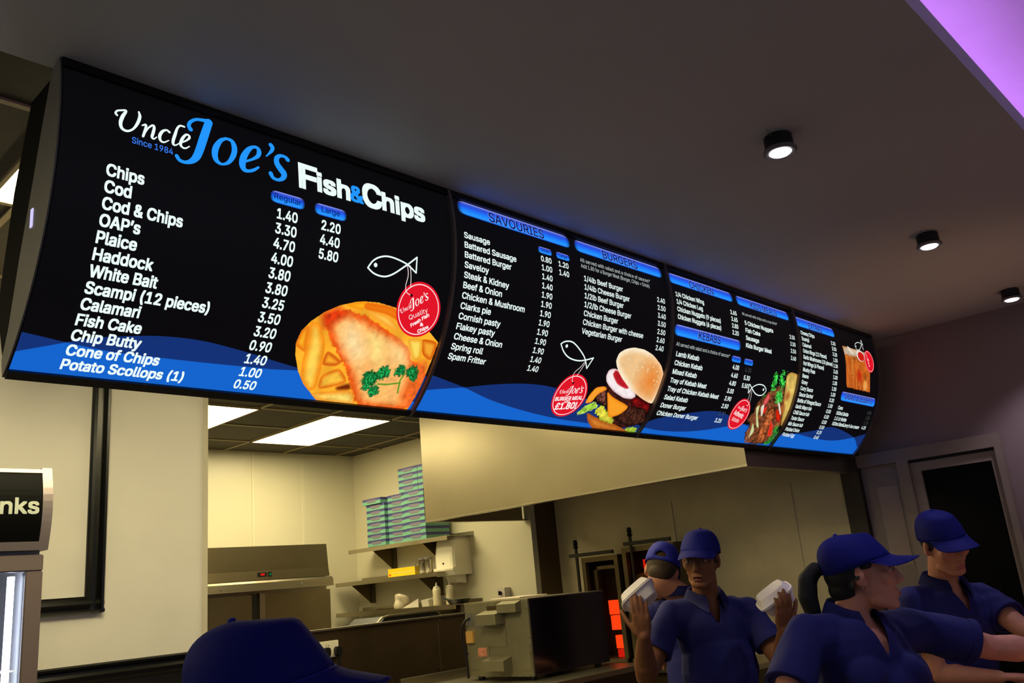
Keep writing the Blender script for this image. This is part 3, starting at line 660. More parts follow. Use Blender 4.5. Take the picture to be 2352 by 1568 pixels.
class Paint:
    def __init__(s, x0, x1, s0, s1, res):
        s.nx = int((x1 - x0) / res); s.ny = int((s1 - s0) / res)
        s.Y, s.X = np.meshgrid(np.linspace(s0, s1, s.ny + 1), np.linspace(x0, x1, s.nx + 1), indexing='ij')
        s.c = np.zeros((*s.X.shape, 3)); s.a = np.zeros(s.X.shape); s.res = res
    def lay(s, sd, col, edge=None, rim=None, rimw=0.01, nz=0.0, nsc=60, seed=1, hi=None):
        soft = edge or s.res; m = np.clip(sd / soft + .5, 0, 1)
        C = np.ones((*s.X.shape, 3)) * np.array(col, float)
        if rim is not None:
            t = np.clip(sd / rimw, 0, 1)[..., None]; t = t * t * (3 - 2 * t); C = np.array(rim, float) * (1 - t) + C * t
        if hi is not None:
            (hx, hy, hr, hc) = hi; t = np.clip(1 - np.hypot(s.X - hx, s.Y - hy) / hr, 0, 1)[..., None]; C = C * (1 - t) + np.array(hc, float) * t
        if nz: C = C * (1 + nz * noise(s.X, s.Y, nsc, seed)[..., None])
        s.c = s.c * (1 - m[..., None]) + C * m[..., None]; s.a = np.maximum(s.a, m)
    def poly(s, P, col, wob=0.0, soft=True, **k):
        P = [q[:2] for q in P]; X, Y = s.X, s.Y
        if soft:
            for c_ in (.16, .25):
                Pn = np.array(P); Nx = np.roll(Pn, -1, 0); P = np.stack([Pn * (1 - c_) + Nx * c_, Pn * c_ + Nx * (1 - c_)], 1).reshape(-1, 2)
            P = [tuple(q) for q in P]
        if wob: X = X + wob * noise(s.X, s.Y, 90, 7); Y = Y + wob * noise(s.X, s.Y, 90, 8)
        s.lay(sdpoly(X, Y, P), col, **k)
    def disc(s, c, r, col, ry=1.0, ang=0.0, wob=0.0, **k):
        dx, dy = s.X - c[0], s.Y - c[1]
        if ang: dx, dy = dx * math.cos(ang) + dy * math.sin(ang), -dx * math.sin(ang) + dy * math.cos(ang)
        d = r - np.hypot(dx, dy / ry)
        if wob: d = d + wob * noise(s.X, s.Y, 160, 9)
        s.lay(d, col, **k)
    def line(s, P, w, col, **k):
        d = np.full(s.X.shape, 1e9)
        for a, b in zip(P[:-1], P[1:]):
            ex, ey = b[0] - a[0], b[1] - a[1]; t = np.clip(((s.X - a[0]) * ex + (s.Y - a[1]) * ey) / (ex * ex + ey * ey), 0, 1)
            d = np.minimum(d, np.hypot(s.X - a[0] - ex * t, s.Y - a[1] - ey * t))
        s.lay(w - d, col, **k)
    def build(s, name, parent, e, clip=None):
        """keep the painted cells; the outline follows the clip polygon closely through a fine mesh"""
        keep = s.a > .5
        if clip is not None: keep &= sdpoly(s.X, s.Y, [q[:2] for q in clip]) > -s.res * .7
        idx = -np.ones(s.X.shape, int); use = np.zeros(s.X.shape, bool)
        cell = keep[:-1, :-1] & keep[1:, :-1] & keep[:-1, 1:] & keep[1:, 1:]
        use[:-1, :-1] |= cell; use[1:, :-1] |= cell; use[:-1, 1:] |= cell; use[1:, 1:] |= cell
        idx[use] = np.arange(use.sum())
        jj, ii = np.nonzero(cell)
        f = np.stack([idx[jj, ii], idx[jj + 1, ii], idx[jj + 1, ii + 1], idx[jj, ii + 1]], 1).tolist()
        v = Bn(np.stack([s.X[use], s.Y[use]], 1), e); c = np.clip(s.c[use], 0, 255) / 255
        c = np.where(c <= 0.04045, c / 12.92, ((c + .055) / 1.055) ** 2.4)
        return raw(name, v, f, vmat('menu_print'), parent, cols=c)

BX = [0.0, 1.25, 2.539, 3.749, 4.83]
def board_panel(i, label):
    x0, x1 = BX[i], BX[i + 1]
    r = root('menu_panel', (x0, 0.0, 2.09), label, 'menu board', 'curved back-lit menu panels')
    n = 80; v = []; f = []
    for j in range(n + 1): v += [B(x0 + .004, BLEN * j / n, -.0005), B(x1 - .004, BLEN * j / n, -.0005)]
    for j in range(n): f.append((2 * j, 2 * j + 2, 2 * j + 3, 2 * j + 1))
    raw('face_sheet', v, f, M_FACE, r, smooth=True)
    def strip(name, s0, s1, e, m, xa, xb, k=4):
        bm = bmesh.new(); A = []
        for j in range(k + 1):
            s = s0 + (s1 - s0) * j / k
            A.append([bm.verts.new(B(xa, s, -.003)), bm.verts.new(B(xb, s, -.003)), bm.verts.new(B(xb, s, e)), bm.verts.new(B(xa, s, e))])
        for p, q in zip(A[:-1], A[1:]):
            for t in range(4): bm.faces.new((p[t], p[(t + 1) % 4], q[(t + 1) % 4], q[t]))
        bm.faces.new(A[0][::-1]); bm.faces.new(A[-1]); bmesh.ops.recalc_face_normals(bm, faces=bm.faces[:])
        return mk(name, bm, m, r)
    strip('top_rail', 0.0, 0.026, 0.010, M_BLACK, x0 + .001, x1 - .001)
    strip('bottom_rail', 0.796, BLEN, 0.010, M_BLACK, x0 + .001, x1 - .001)
    bm = bmesh.new()
    outl = [B(0, BLEN * j / 20, -.004)[1:] for j in range(21)]
    prism(bm, outl + [(0.262, 2.11), (0.115, 2.45), (0.07, 2.70), (0.045, 2.80)], 0, x0 + .002, x1 - .002)
    mk('housing', bm, M_BLACK, r)
    if i < 3: strip('divider_strip', 0.004, BLEN, 0.014, mat('divider_strip_metal', (120, 108, 102), 0.5, metal=0.3), x1 - .013, x1 - .001, 24)
    else: strip('end_strip', 0.004, BLEN, 0.012, MATS['divider_strip_metal'], x1 - .009, x1, 24)
    return r

# --- first panel
p1 = board_panel(0, 'leftmost curved menu panel with the big blue script title and the fish and chips photo')
bm = bmesh.new()
prism(bm, [B(0, BLEN * j / 24, .004)[1:] for j in range(25)] + [(0.280, 2.131), (0.246, 2.199), (0.199, 2.363), (0.138, 2.536), (0.094, 2.67), (0.045, 2.806)], 0, -.004, 0.0)
mk('end_cap', bm, M_GREYMETAL, p1)
bx('light_slot', (-.0065, 0.116, 2.421), (-.0040, 0.130, 2.468), emat('slot_glow', (214, 205, 255), 1.0), p1)
bm = bmesh.new(); prism(bm, [(0.066, 2.80), (0.12, 2.66), (0.165, 2.53), (0.226, 2.36), (0.27, 2.20), (0.30, 2.14), (0.36, 2.27), (0.352, 2.36), (0.30, 2.58), (0.21, 2.80)], 0, 0.004, 1.2)
mk('control_gear_box', bm, mat('matt_black_casing', (7, 7, 7), .8, spec=.1), p1)
A, Bc = smoothc(DATA['w1a'] + DATA['w1a2'][1:]), smoothc(DATA['w1b'] + DATA['w1b2'][1:])
under([A, Bc], .005, 1.242, 'navy_wave', M_WDARK, p1, .0010, 'min'); under([A, Bc], .005, 1.242, 'blue_wave', M_WLIGHT, p1, .0018)
F = Flat()
for k in LOGO_W: F.stroke(DATA[k])
F.build('script_title_white', M_WHITE, p1, .0045)
F = Flat()
for k in LOGO_B: F.stroke(DATA[k])
F.build('script_title_blue', M_BLUEP, p1, .0042)
lettering('since_lettering', [(('Since 1984', .169, .180, .0165), dict(x1=.274, bold=.010))], M_SINCE, p1)
lettering('title_lettering', [(('F', .654, .162, .074), dict(x1=.707, bold=.035)), (('ish', .713, .1585, .058), dict(x1=.824, bold=.032)),
          (('C', .878, .159, .076), dict(x1=.944, bold=.03)), (('hips', .953, .1555, .059), dict(x1=1.120, bold=.032))], M_WHITE, p1)
lettering('ampersand', [(('&', .830, .157, .05), dict(x1=.875, bold=.025))], M_BLUEP, p1)
items = ['Chips', 'Cod', 'Cod & Chips', 'OAP’s', 'Plaice', 'Haddock', 'White Bait', 'Scampi (12 pieces)', 'Calamari', 'Fish Cake', 'Chip Butty', 'Cone of Chips', 'Potato Scollops (1)']
lettering('item_lettering', rows(items, .1145, .280, .779, .029, .311 / width('Potato Scollops (1)'), .027), M_WHITE, p1)
PRK = .066 / width('3.80')
lettering('price_lettering', rows('1.40 3.30 4.70 4.00 3.80 3.80 3.25 3.50 3.20 0.90 1.40 1.00 0.50'.split(), .645, .275, .782, .0285, PRK, align='R'), M_WHITE, p1)
lettering('large_price_lettering', rows('2.20 4.40 5.80'.split(), .792, .274, .359, .0285, PRK, align='R'), M_WHITE, p1)
for nm, a, b, ta, tb in (('Regular', .557, .667, .569, .656), ('Large', .701, .812, .725, .788)):
    pl_ = pill('size_bar', a, b, .197, .232, p1)
    lettering('bar_lettering', [((nm, ta, .2205, .0165), dict(x1=tb, bold=.004))], M_NAVYTXT, pl_, .0045)
pc = Paint(.70, 1.245, .41, .80, .0016); Q = lambda n: DATA['p1%d' % n]
pc.poly(Q(0), (255, 176, 44), nz=.2, nsc=14, seed=3, soft=False)
OR = (232, 116, 18)
pc.poly(Q(2), (255, 184, 40), rim=OR, rimw=.02, edge=.005); pc.poly(Q(3), (252, 172, 44), rim=(206, 84, 16), rimw=.018, edge=.006); pc.poly(Q(4), (255, 196, 66), rim=(226, 112, 20), rimw=.02, nz=.12, edge=.005)
pc.poly(Q(1), (255, 212, 86), rim=(244, 142, 26), rimw=.03, nz=.1, nsc=40, edge=.006); pc.poly(Q(5), (255, 222, 112), rim=(242, 150, 40), rimw=.025, nz=.12, edge=.006)
pc.poly(Q(6), (255, 200, 40), rim=(250, 150, 20), rimw=.02, edge=.006); pc.poly(Q(7), (250, 146, 26), rim=(236, 110, 14), rimw=.03, edge=.006); pc.poly(Q(8), (255, 212, 96), rim=(250, 164, 50), rimw=.02, edge=.008)
pc.poly(Q(10), (246, 168, 50), rim=(214, 90, 10), rimw=.02); pc.poly(Q(9), (252, 222, 96), rim=(240, 160, 40), rimw=.02)
pc.poly(Q(13), (120, 40, 8), edge=.012)
pc.poly(Q(11), (252, 184, 104), wob=.008, rim=(232, 86, 20), rimw=.04, nz=.16, nsc=45, seed=5, edge=.006)
pc.poly(Q(12), (226, 60, 18), edge=.03, nz=.3, nsc=60, seed=6)
for k, cc in ((14, (255, 222, 160)), (15, (255, 232, 140)), (16, (255, 214, 140))): pc.poly(Q(k), cc, edge=.06, wob=.006, nz=.12, nsc=70, seed=k)
pc.poly(Q(17), (236, 104, 36), edge=.035, nz=.25, nsc=60, seed=8)
for k in ('p1stem', 'p1stem2'): pc.line(DATA[k], .003, (96, 150, 40))
for i, (x, y, w) in enumerate(DATA['p1pars']):
    pc.disc((x, y), w, (14, 92, 42), wob=.012, edge=.006, nz=.9, nsc=170, seed=20 + i)
    pc.disc((x, y), w * .7, (24, 128, 62), wob=.02, edge=.006, nz=1.2, nsc=220, seed=30 + i)
pc.build('food_picture', p1, .0028, Q(0))
badge('b1', 'f1', p1, 'b1logo', [('Quality', 'b1q', .0155, 0.0), ('Fresh Fish', 'b1f', .0112, .035), ('&', 'b1and', .0105, .035), ('Chips', 'b1c', .0112, .035)])

# --- second panel
p2 = board_panel(1, 'second menu panel from the left, with savouries, burgers and the tall burger photo')
A, Bc = smoothc(DATA['w2a']), smoothc(DATA['w2b'])
under([A, Bc], 1.258, 2.529, 'navy_wave', M_WDARK, p2, .0010, 'min'); under([A, Bc], 1.258, 2.529, 'blue_wave', M_WLIGHT, p2, .0018)
def heading(r, t, x0, x1, s0, s1, t0, t1, base, cap):
    q = pill('heading_bar', x0, x1, s0, s1, r)
    lettering('bar_lettering', [((t, t0, base, cap), dict(x1=t1, bold=.006))], M_NAVYTXT, q, .0048)
    F = Flat(); text(F, t, t0 - .0025, base + .0012, cap, x1=t1 - .0025, bold=.03); F.build('bar_lettering_edge', emat('menu_heading_edge', (96, 130, 235)), q, .0042)
heading(p2, 'SAVOURIES', 1.283, 1.874, .027, .080, 1.432, 1.722, .0735, .036)
heading(p2, 'BURGERS', 1.905, 2.500, .029, .081, 2.081, 2.319, .0735, .034)
def sizes(r, lst):
    for nm, a, b, s0, s1 in lst:
        q = pill('size_bar', a, b, s0, s1, r)
        lettering('bar_lettering', [((nm, a + .016, s1 - .008, .0125), dict(x1=b - .016, bold=.004))], M_NAVYTXT, q, .0045)
sizes(p2, [('Small', 1.676, 1.753, .113, .139), ('Large', 1.777, 1.857, .113, .139)])
it = ['Sausage', 'Battered Sausage', 'Battered Burger', 'Saveloy', 'Steak & Kidney', 'Beef & Onion', 'Chicken & Mushroom', 'Clarks pie', 'Cornish pasty', 'Flakey pasty', 'Cheese & Onion', 'Spring roll', 'Spam Fritter']
lettering('item_lettering', rows(it, 1.297, .169, .590, .0212, .306 / width('Chicken & Mushroom'), .018), M_WHITE, p2)
PK2 = .058 / width('0.80')
lettering('price_lettering', rows('0.80 1.00 1.40 1.40 1.90 1.90 1.90 1.90 1.90 1.90 1.90 1.40 1.40'.split(), 1.745, .171, .5865, .0212, PK2, .016, 'R'), M_WHITE, p2)
lettering('large_price_lettering', rows(['1.20', '1.40'], 1.8435, .171, .205, .0212, PK2, .016, 'R'), M_WHITE, p2)
lettering('note_lettering', [(('All served with salad and a choice of sauces*', 1.923, .1235, .0165), dict(x1=2.394)), (('Add 1.80 for a Burger Meal (Burger, Chips + Drink)', 1.923, .148, .0165), dict(x1=2.383))], emat('menu_note_print', (190, 200, 198)), p2)
lettering('burger_lettering', rows(['1/4lb Beef Burger', '1/4lb Cheese Burger', '1/2lb Beef Burger', '1/2/lb Cheese Burger', 'Chicken Burger', 'Chicken Burger with cheese', 'Vegetarian Burger'], 1.935, .2005, .409, .0212, .396 / width('Chicken Burger with cheese'), .014), M_WHITE, p2)
lettering('burger_price_lettering', rows('2.40 2.50 3.40 3.50 2.50 2.60 2.40'.split(), 2.489, .2005, .4105, .0212, PK2, .012, 'R'), M_WHITE, p2)
Q = lambda n: DATA['p2%d' % n]
pc = Paint(1.93, 2.534, .36, .80, .0016)
T0 = [DATA['p23'][3], DATA['p20'][13], DATA['p20'][10], DATA['p212'][1], DATA['p211'][6], DATA['p211'][1], DATA['p24'][4], DATA['p23'][5]]
pc.poly(T0, (58, 24, 18), nz=.8, nsc=80, seed=11)
pc.poly(Q(11), (214, 132, 48), rim=(170, 84, 24), rimw=.03, nz=.12); pc.poly(Q(10), (226, 216, 70), wob=.01, rim=(150, 170, 40), rimw=.012, nz=.3, nsc=70)
pc.poly(Q(9), (150, 200, 60), wob=.008, rim=(206, 228, 130), rimw=.01, nz=.4, nsc=80); pc.poly(Q(8), (34, 12, 8), edge=.006)
pc.poly(Q(7), (122, 14, 16), rim=(60, 8, 8), rimw=.02, nz=.5, nsc=50); pc.poly(Q(6), (62, 32, 24), wob=.008, rim=(30, 14, 10), rimw=.015, nz=1.0, nsc=130, seed=4)
pc.poly(Q(4), (104, 58, 46), wob=.008, rim=(40, 18, 14), rimw=.012, nz=1.0, nsc=130, seed=5); pc.poly(Q(3), (250, 160, 46), rim=(232, 128, 22), rimw=.01)
pc.poly(Q(5), (252, 160, 40), rim=(240, 138, 24), rimw=.015); pc.poly(Q(12), (150, 180, 50), wob=.01, nz=.5, nsc=80)
pc.poly(Q(13), (224, 150, 160), edge=.004); pc.poly(Q(1), (246, 234, 234), rim=(222, 190, 196), rimw=.012, nz=.06); pc.poly(Q(2), (176, 26, 36), rim=(214, 100, 100), rimw=.008, nz=.25)
hx, hy = DATA['p20'][11]; pc.poly(Q(0), (238, 194, 138), rim=(252, 236, 206), rimw=.035, hi=(2.452, .545, .135, (232, 132, 52)), nz=.05, nsc=50)
for i, (x, y, w) in enumerate(DATA['p2seed']): pc.disc((x, y), w * .8, (252, 238, 200), ry=.6, ang=.6 + .4 * (i % 4), rim=(214, 170, 110), rimw=.002)
pc.build('food_picture', p2, .0028)
badge('b2', 'f2', p2, 'b2logo', [('BURGER MEAL', 'b2m', .0165, .03), ('add', 'b2add', .0095, .02), ('£1.80!', 'b2p', .029, .03)])

# --- third panel
p3 = board_panel(2, 'third menu panel from the left, with chicken, kids meals, kebabs and a kebab photo')
A, Bc = smoothc(DATA['w3a']), smoothc(DATA['w3b'])
under([A, Bc], 2.547, 3.739, 'navy_wave', M_WDARK, p3, .0010, 'min'); under([A, Bc], 2.547, 3.739, 'blue_wave', M_WLIGHT, p3, .0018)
heading(p3, 'CHICKEN', 2.553, 3.104, .037, .087, 2.722, 2.927, .0815, .034)
heading(p3, 'KIDS MEALS', 3.142, 3.690, .040, .090, 3.278, 3.551, .086, .034)
heading(p3, 'KEBABS', 2.560, 3.130, .277, .328, 2.755, 2.942, .3185, .034)
lettering('chicken_lettering', rows(['1/4 Chicken Wing', '1/4 Chicken Leg', 'Chicken Nuggets (9 pieces)', 'Chicken Nuggets (6 pieces)'], 2.585, .147, .251, .021, .365 / width('Chicken Nuggets (9 pieces)'), .018), M_WHITE, p3)
lettering('chicken_price_lettering', rows('2.65 2.65 2.80 2.20'.split(), 3.112, .154, .255, .021, PK2, .018, 'R'), M_WHITE, p3)
lettering('note_lettering', [(('All served with salad and a choice of sauces*', 2.581, .3715, .0165), dict(x1=3.038)), (('All served with chips and a cup drink*', 3.168, .140, .0150), dict(x1=3.532))], MATS['menu_note_print'], p3)
lettering('kids_lettering', rows(['5 Chicken Nuggets', 'Fish Cake', 'Sausage', 'Kids Burger Meal'], 3.183, .1885, .301, .021, .288 / width('5 Chicken Nuggets'), .020), M_WHITE, p3)
lettering('kids_price_lettering', rows('2.50 2.50 2.50 2.60'.split(), 3.710, .193, .307, .021, PK2, .012, 'R'), M_WHITE, p3)
lettering('kebab_lettering', rows(['Lamb Kebab', 'Chicken Kebab', 'Mixed Kebab', 'Tray of Kebab Meat', 'Tray of Chicken Kebab Meat', 'Salad Kebab', 'Doner Burger', 'Chicken Doner Burger'], 2.591, .417, .695, .0215, .428 / width('Tray of Chicken Kebab Meat'), .018), M_WHITE, p3)
lettering('kebab_price_lettering', rows(['4.00', '4.60', '4.80', '3.00', '3.90', '2.50', '', '3.25'], 3.134, .4205, .694, .0215, PK2, .018, 'R'), M_WHITE, p3)
lettering('large_price_lettering', rows(['', '5.30', '5.50'], 3.2525, .4205, .4995, .0215, PK2, .018, 'R'), M_WHITE, p3)
lettering('worn_price_lettering', [(('6.30', 3.2525, .4205, .0215), dict(kx=PK2, align='R')), (('2.70', 3.134, .655, .0215), dict(kx=PK2, align='R'))], M_DIM, p3)
sizes(p3, [('Small', 3.056, 3.143, .357, .386), ('Large', 3.173, 3.262, .357, .386)])
Q = lambda n: DATA['p3%d' % n]
pc = Paint(3.27, 3.745, .37, .80, .0015)
pc.poly(Q(1), (112, 62, 38), wob=.012, rim=(60, 34, 18), rimw=.02, nz=.9, nsc=70, seed=2)
pc.poly(Q(0), (212, 180, 92), rim=(176, 130, 58), rimw=.02, nz=.22, nsc=30, seed=3)
for k, x, y, w in ((0, 3.675, .50, .022), (1, 3.66, .58, .03), (2, 3.69, .66, .02)): pc.disc((x, y), w, (170, 96, 46), edge=.03)
pc.poly(Q(9), (168, 88, 46), wob=.01, rim=(92, 44, 20), rimw=.02, nz=.8, nsc=90, seed=4); pc.poly(Q(11), (132, 78, 56), wob=.01, nz=.7, nsc=80)
pc.poly(Q(2), (222, 96, 96), rim=(196, 50, 50), rimw=.012); pc.poly(Q(3), (228, 44, 30)); pc.poly(Q(4), (214, 40, 18), rim=(160, 20, 10), rimw=.01); pc.poly(Q(5), (226, 44, 24), rim=(200, 90, 70), rimw=.008)
pc.poly(Q(6), (224, 222, 172), rim=(178, 190, 120), rimw=.01); pc.poly(Q(7), (216, 216, 168), rim=(170, 180, 110), rimw=.01); pc.poly(Q(8), (232, 234, 226)); pc.poly(Q(10), (226, 214, 196)); pc.poly(Q(12), (54, 118, 40), wob=.01, nz=.8, nsc=90)
for i, (x, y, w) in enumerate(DATA['p3herb']):
    g = (58, 196, 70) if i < 11 else (46, 128, 44)
    pc.disc((x, y), w, g, wob=.03, edge=.005, nz=.9, nsc=150, seed=40 + i)
pc.build('food_picture', p3, .0028)
badge('b3', 'f3', p3, 'b3logo', [('Authentic', 'b3a', .024, .02), ('Kebabs', 'b3k', .022, 0.0)])

# --- fourth panel
p4 = board_panel(3, 'rightmost menu panel with the long extras list and the tray of chips photo')
A, Bc = smoothc(DATA['w4a']), smoothc(DATA['w4b'])
under([A, Bc], 3.757, 4.822, 'navy_wave', M_WDARK, p4, .0010, 'min'); under([A, Bc], 3.757, 4.822, 'blue_wave', M_WLIGHT, p4, .0018)
heading(p4, 'EXTRAS', 3.760, 4.250, .049, .104, 3.915, 4.082, .0985, .036)
heading(p4, 'DRINKS & DESSERTS', 4.304, 4.800, .413, .467, 4.361, 4.744, .4525, .034)
ex = ['Cheesy Chips', 'Scampi', 'Calamari', 'Onion Rings (12 Pieces)', 'Garlic Mushrooms (10 pieces)', 'Hot Wings (6 Pieces)', 'Mushy Peas', 'Beans', 'Gravy', 'Curry Sauce', 'Sauce Sachet', 'Bottle of Vinegar/Sauce', 'Garlic Mayo tub', 'Chilli Sauce tub', 'Tartar Sauce', 'Mix Sauce tub', 'Pickled Onion', 'Pickled Egg']
lettering('item_lettering', rows(ex, 3.797, .148, .7245, .021, .362 / width('Garlic Mushrooms (10 pieces)'), .016), M_WHITE, p4)
lettering('price_lettering', rows('2.20 3.50 3.20 1.50 1.50 2.65 1.00 1.00 1.00 1.00 0.20 1.00 0.50 0.50 0.50 0.50 0.25 0.45'.split(), 4.228, .156, .7185, .021, .056 / width('0.80'), .016, 'R'), M_WHITE, p4)
lettering('drink_lettering', rows(['Cans', '500ml Bottle', '1.5 Ltr Bottle', '500ml Ben&Jerry’s ice cream'], 4.307, .5195, .6185, .021, .374 / width('500ml Ben&Jerry’s ice cream'), .016), M_WHITE, p4)
lettering('drink_price_lettering', rows(['', '', '', '4.25'], 4.779, .5185, .616, .021, .060 / width('0.80'), .01, 'R'), M_WHITE, p4)
lettering('worn_price_lettering', rows(['0.80', '1.00', '1.70'], 4.781, .5185, .584, .021, .060 / width('0.80'), .0, 'R'), M_DIM, p4)
pc = Paint(4.31, 4.70, .13, .39, .0016)
fr_ = [(4.322, .1410), (4.50, .1400), (4.690, .1412), (4.690, .383), (4.365, .383), (4.352, .36), (4.344, .30), (4.340, .20)]
pc.poly(fr_, (196, 96, 30), nz=.35, nsc=20, seed=2, soft=False)
pc.poly([(4.322, .141), (4.69, .141), (4.69, .165), (4.50, .185), (4.36, .20), (4.338, .19)], (196, 176, 150), edge=.02, nz=.2, nsc=20)
pc.disc((4.57, .172), .058, (226, 214, 206), ry=.62); pc.disc((4.578, .176), .046, (206, 26, 20), ry=.6)
pc.disc((4.43, .155), .04, (226, 214, 196), ry=.3, ang=.5, edge=.01)
rr = random.Random(4)
for i in range(34):
    x = 4.355 + rr.random() * .32; y0 = .19 + rr.random() * .12 + (.03 if x > 4.55 else 0); y1 = min(.378, y0 + .06 + rr.random() * .10); dx = rr.uniform(-.03, .03)
    g = rr.random(); pc.line([(x, y0), (x + dx, y1)], .0075 + .003 * g, (232 - 30 * g, 150 - 60 * g, 60 - 30 * g), rim=(150, 60, 16), rimw=.006)
pc.disc((4.53, .30), .035, (190, 50, 18), edge=.03); pc.disc((4.62, .35), .03, (232, 160, 80), edge=.02)
pc.build('food_picture', p4, .0028)
badge('b4', 'f4', p4, 'b4logo', [])
# ---------------------------------------------------------------- extraction hood
h = root('extraction_hood', (3.6, 1.6, 2.01), 'big pale steel extraction hood hanging over the grills behind the menu boards', 'extraction hood')
HX, HY0, HY1, HZ0, HZ1 = 3.6, 0.325, 2.955, 2.012, 2.79
t = 0.004
bm = bmesh.new(); box(bm, (HX, HY0, HZ0), (HX + t, HY1, HZ1)); mk('side_panel', bm, M_HOODSTEEL, h)
bm = bmesh.new(); box(bm, (HX + t, HY0, HZ0), (4.92, HY0 + t, HZ1)); mk('front_panel', bm, M_STEEL, h)
bm = bmesh.new(); box(bm, (HX + t, HY1 - t, HZ0), (4.63, HY1, HZ1)); mk('rear_panel', bm, M_STEEL, h)
bm = bmesh.new(); box(bm, (HX + t, HY0 + t, HZ1 - t), (4.63, HY1 - t, HZ1)); mk('top_panel', bm, M_STEEL, h)
bm = bmesh.new()
for a, b in (((HX - .004, HY0 - .004, HZ0 - .012), (HX + .05, HY1, HZ0)), ((HX + .05, HY0 - .004, HZ0 - .012), (4.92, HY0 + .05, HZ0)), ((HX + .05, HY1 - .05, HZ0 - .012), (4.63, HY1, HZ0))): box(bm, a, b)
mk('gutter_rim', bm, M_STEEL, h)
bm = bmesh.new()
for k in range(6):
    y = HY0 + .12 + k * .395; v = [bm.verts.new(p) for p in ((HX + .25, y, HZ0 + .10), (HX + .25, y + .37, HZ0 + .10), (4.85, y + .37, HZ0 + .42), (4.85, y, HZ0 + .42))]; bm.faces.new(v)
mk('grease_filters', bm, M_DARKSTEEL, h)

# ---------------------------------------------------------------- drinks fridge
fz = root('drinks_fridge', (0.2, 1.75, 0), 'tall lit drinks fridge with a black curved header sign against the cream wall', 'fridge')
FX0, FX1, FY = -0.18, 0.612, 1.76
M_FRIDGE = mat('grey_fridge_plastic', (112, 98, 98), 0.45, var=0.03)
bm = bmesh.new()
box(bm, (FX0, FY + .05, 0.08), (FX0 + .04, 2.34, 1.95)); box(bm, (FX1 - .04, FY + .05, 0.08), (FX1, 2.34, 1.95)); box(bm, (FX0 + .04, 2.30, 0.08), (FX1 - .04, 2.34, 1.95)); box(bm, (FX0 + .04, FY + .05, 1.74), (FX1 - .04, 2.30, 1.95)); box(bm, (FX0 + .04, FY + .05, 0.08), (FX1 - .04, 2.30, 0.2))
mk('cabinet', bm, mat('fridge_cabinet', (190, 188, 190), 0.45), fz)
bm = bmesh.new()
box(bm, (FX0, FY, 1.722), (FX1, FY + .045, 1.784)); box(bm, (FX1 - .062, FY, 0.22), (FX1, FY + .045, 1.722)); box(bm, (FX0, FY, 0.22), (FX0 + .062, FY + .045, 1.722)); box(bm, (FX0, FY, 0.12), (FX1, FY + .045, 0.22))
df = mk('door_frame', bm, M_FRIDGE, fz, bevel=.004)
mg = mat('clear_fridge_glass', (245, 250, 255), 0.02, trans=1.0)
mg.node_tree.nodes['Principled BSDF'].inputs['IOR'].default_value = 1.1
bx('door_glass', (FX0 + .062, FY + .018, 0.22), (FX1 - .062, FY + .024, 1.722), mg, df)
bm = bmesh.new()
for x in (FX1 - .082,): cyl(bm, (x, FY + .10, 0.3), (x, FY + .10, 1.71), .013, 16)
mk('light_tube', bm, emat('fridge_tube', (226, 236, 255), 9.0), fz)
bm = bmesh.new()
for zz in (1.36, 1.02, 0.68):
    for k in range(12): y = FY + .10 + k * .04; tube(bm, [(FX0 + .045, y, zz), (FX1 - .045, y, zz)], .003, 6)
    for x in (FX0 + .06, FX1 - .12): tube(bm, [(x, FY + .09, zz - .006), (x, 2.28, zz - .006)], .004, 6)
    tube(bm, [(FX0 + .045, FY + .09, zz + .02), (FX1 - .13, FY + .09, zz + .02)], .003, 6)
mk('wire_shelves', bm, M_WHITEPLA, fz)
# header: curved black sign with grey end caps and rails
def hd(x0, x1, dz0, dz1, out, name, m, par):
    bm = bmesh.new(); pr = []
    for k in range(13):
        u = k / 12; z = dz0 + (dz1 - dz0) * u; pr.append((FY - out - .030 * math.sin(math.pi * (z - 1.80) / .32), z))
    pr += [(FY + .12, dz1), (FY + .12, dz0)]
    prism(bm, pr, 0, x0, x1); return mk(name, bm, m, par)
hd(FX0 + .02, .585, 1.832, 2.098, .006, 'sign_panel', mat('black_sign_acrylic', (8, 9, 9), 0.5, spec=0.08), fz)
hd(.585, .622, 1.80, 2.119, .010, 'end_cap', mat('silver_end_cap', (158, 146, 150), 0.35, metal=0.5), fz)
hd(FX0 - .02, .585, 2.098, 2.113, .010, 'top_rail', MATS['silver_end_cap'], fz); hd(FX0 - .02, .585, 1.80, 1.832, .010, 'bottom_rail', MATS['silver_end_cap'], fz)
hd(FX0 - .02, FX0 + .02, 1.832, 2.098, .010, 'end_cap', MATS['silver_end_cap'], fz)
v, f = glyphs('Drinks'); w = v[:, 0].max() - v[:, 0].min(); k = .134 / width('nks'); zs = .0585 / CAP; V = []; Fc = []
for dx, dy in ((-.02, -.02), (.02, -.02), (-.02, .02), (.02, .02)):
    o = len(V)
    for a, b in v:
        z = 1.938 + (b + dy) * zs; V.append((.571 + (a + dx - v[:, 0].max()) * k * 1.0, FY - .0085 - .030 * math.sin(math.pi * (z - 1.80) / .32), z))
    Fc += [tuple(i + o for i in q) for q in f]
raw('sign_lettering', V, Fc, mat('cream_sign_print', (176, 178, 150), 0.5, emit=.55, ecol=(168, 172, 146)), fz)
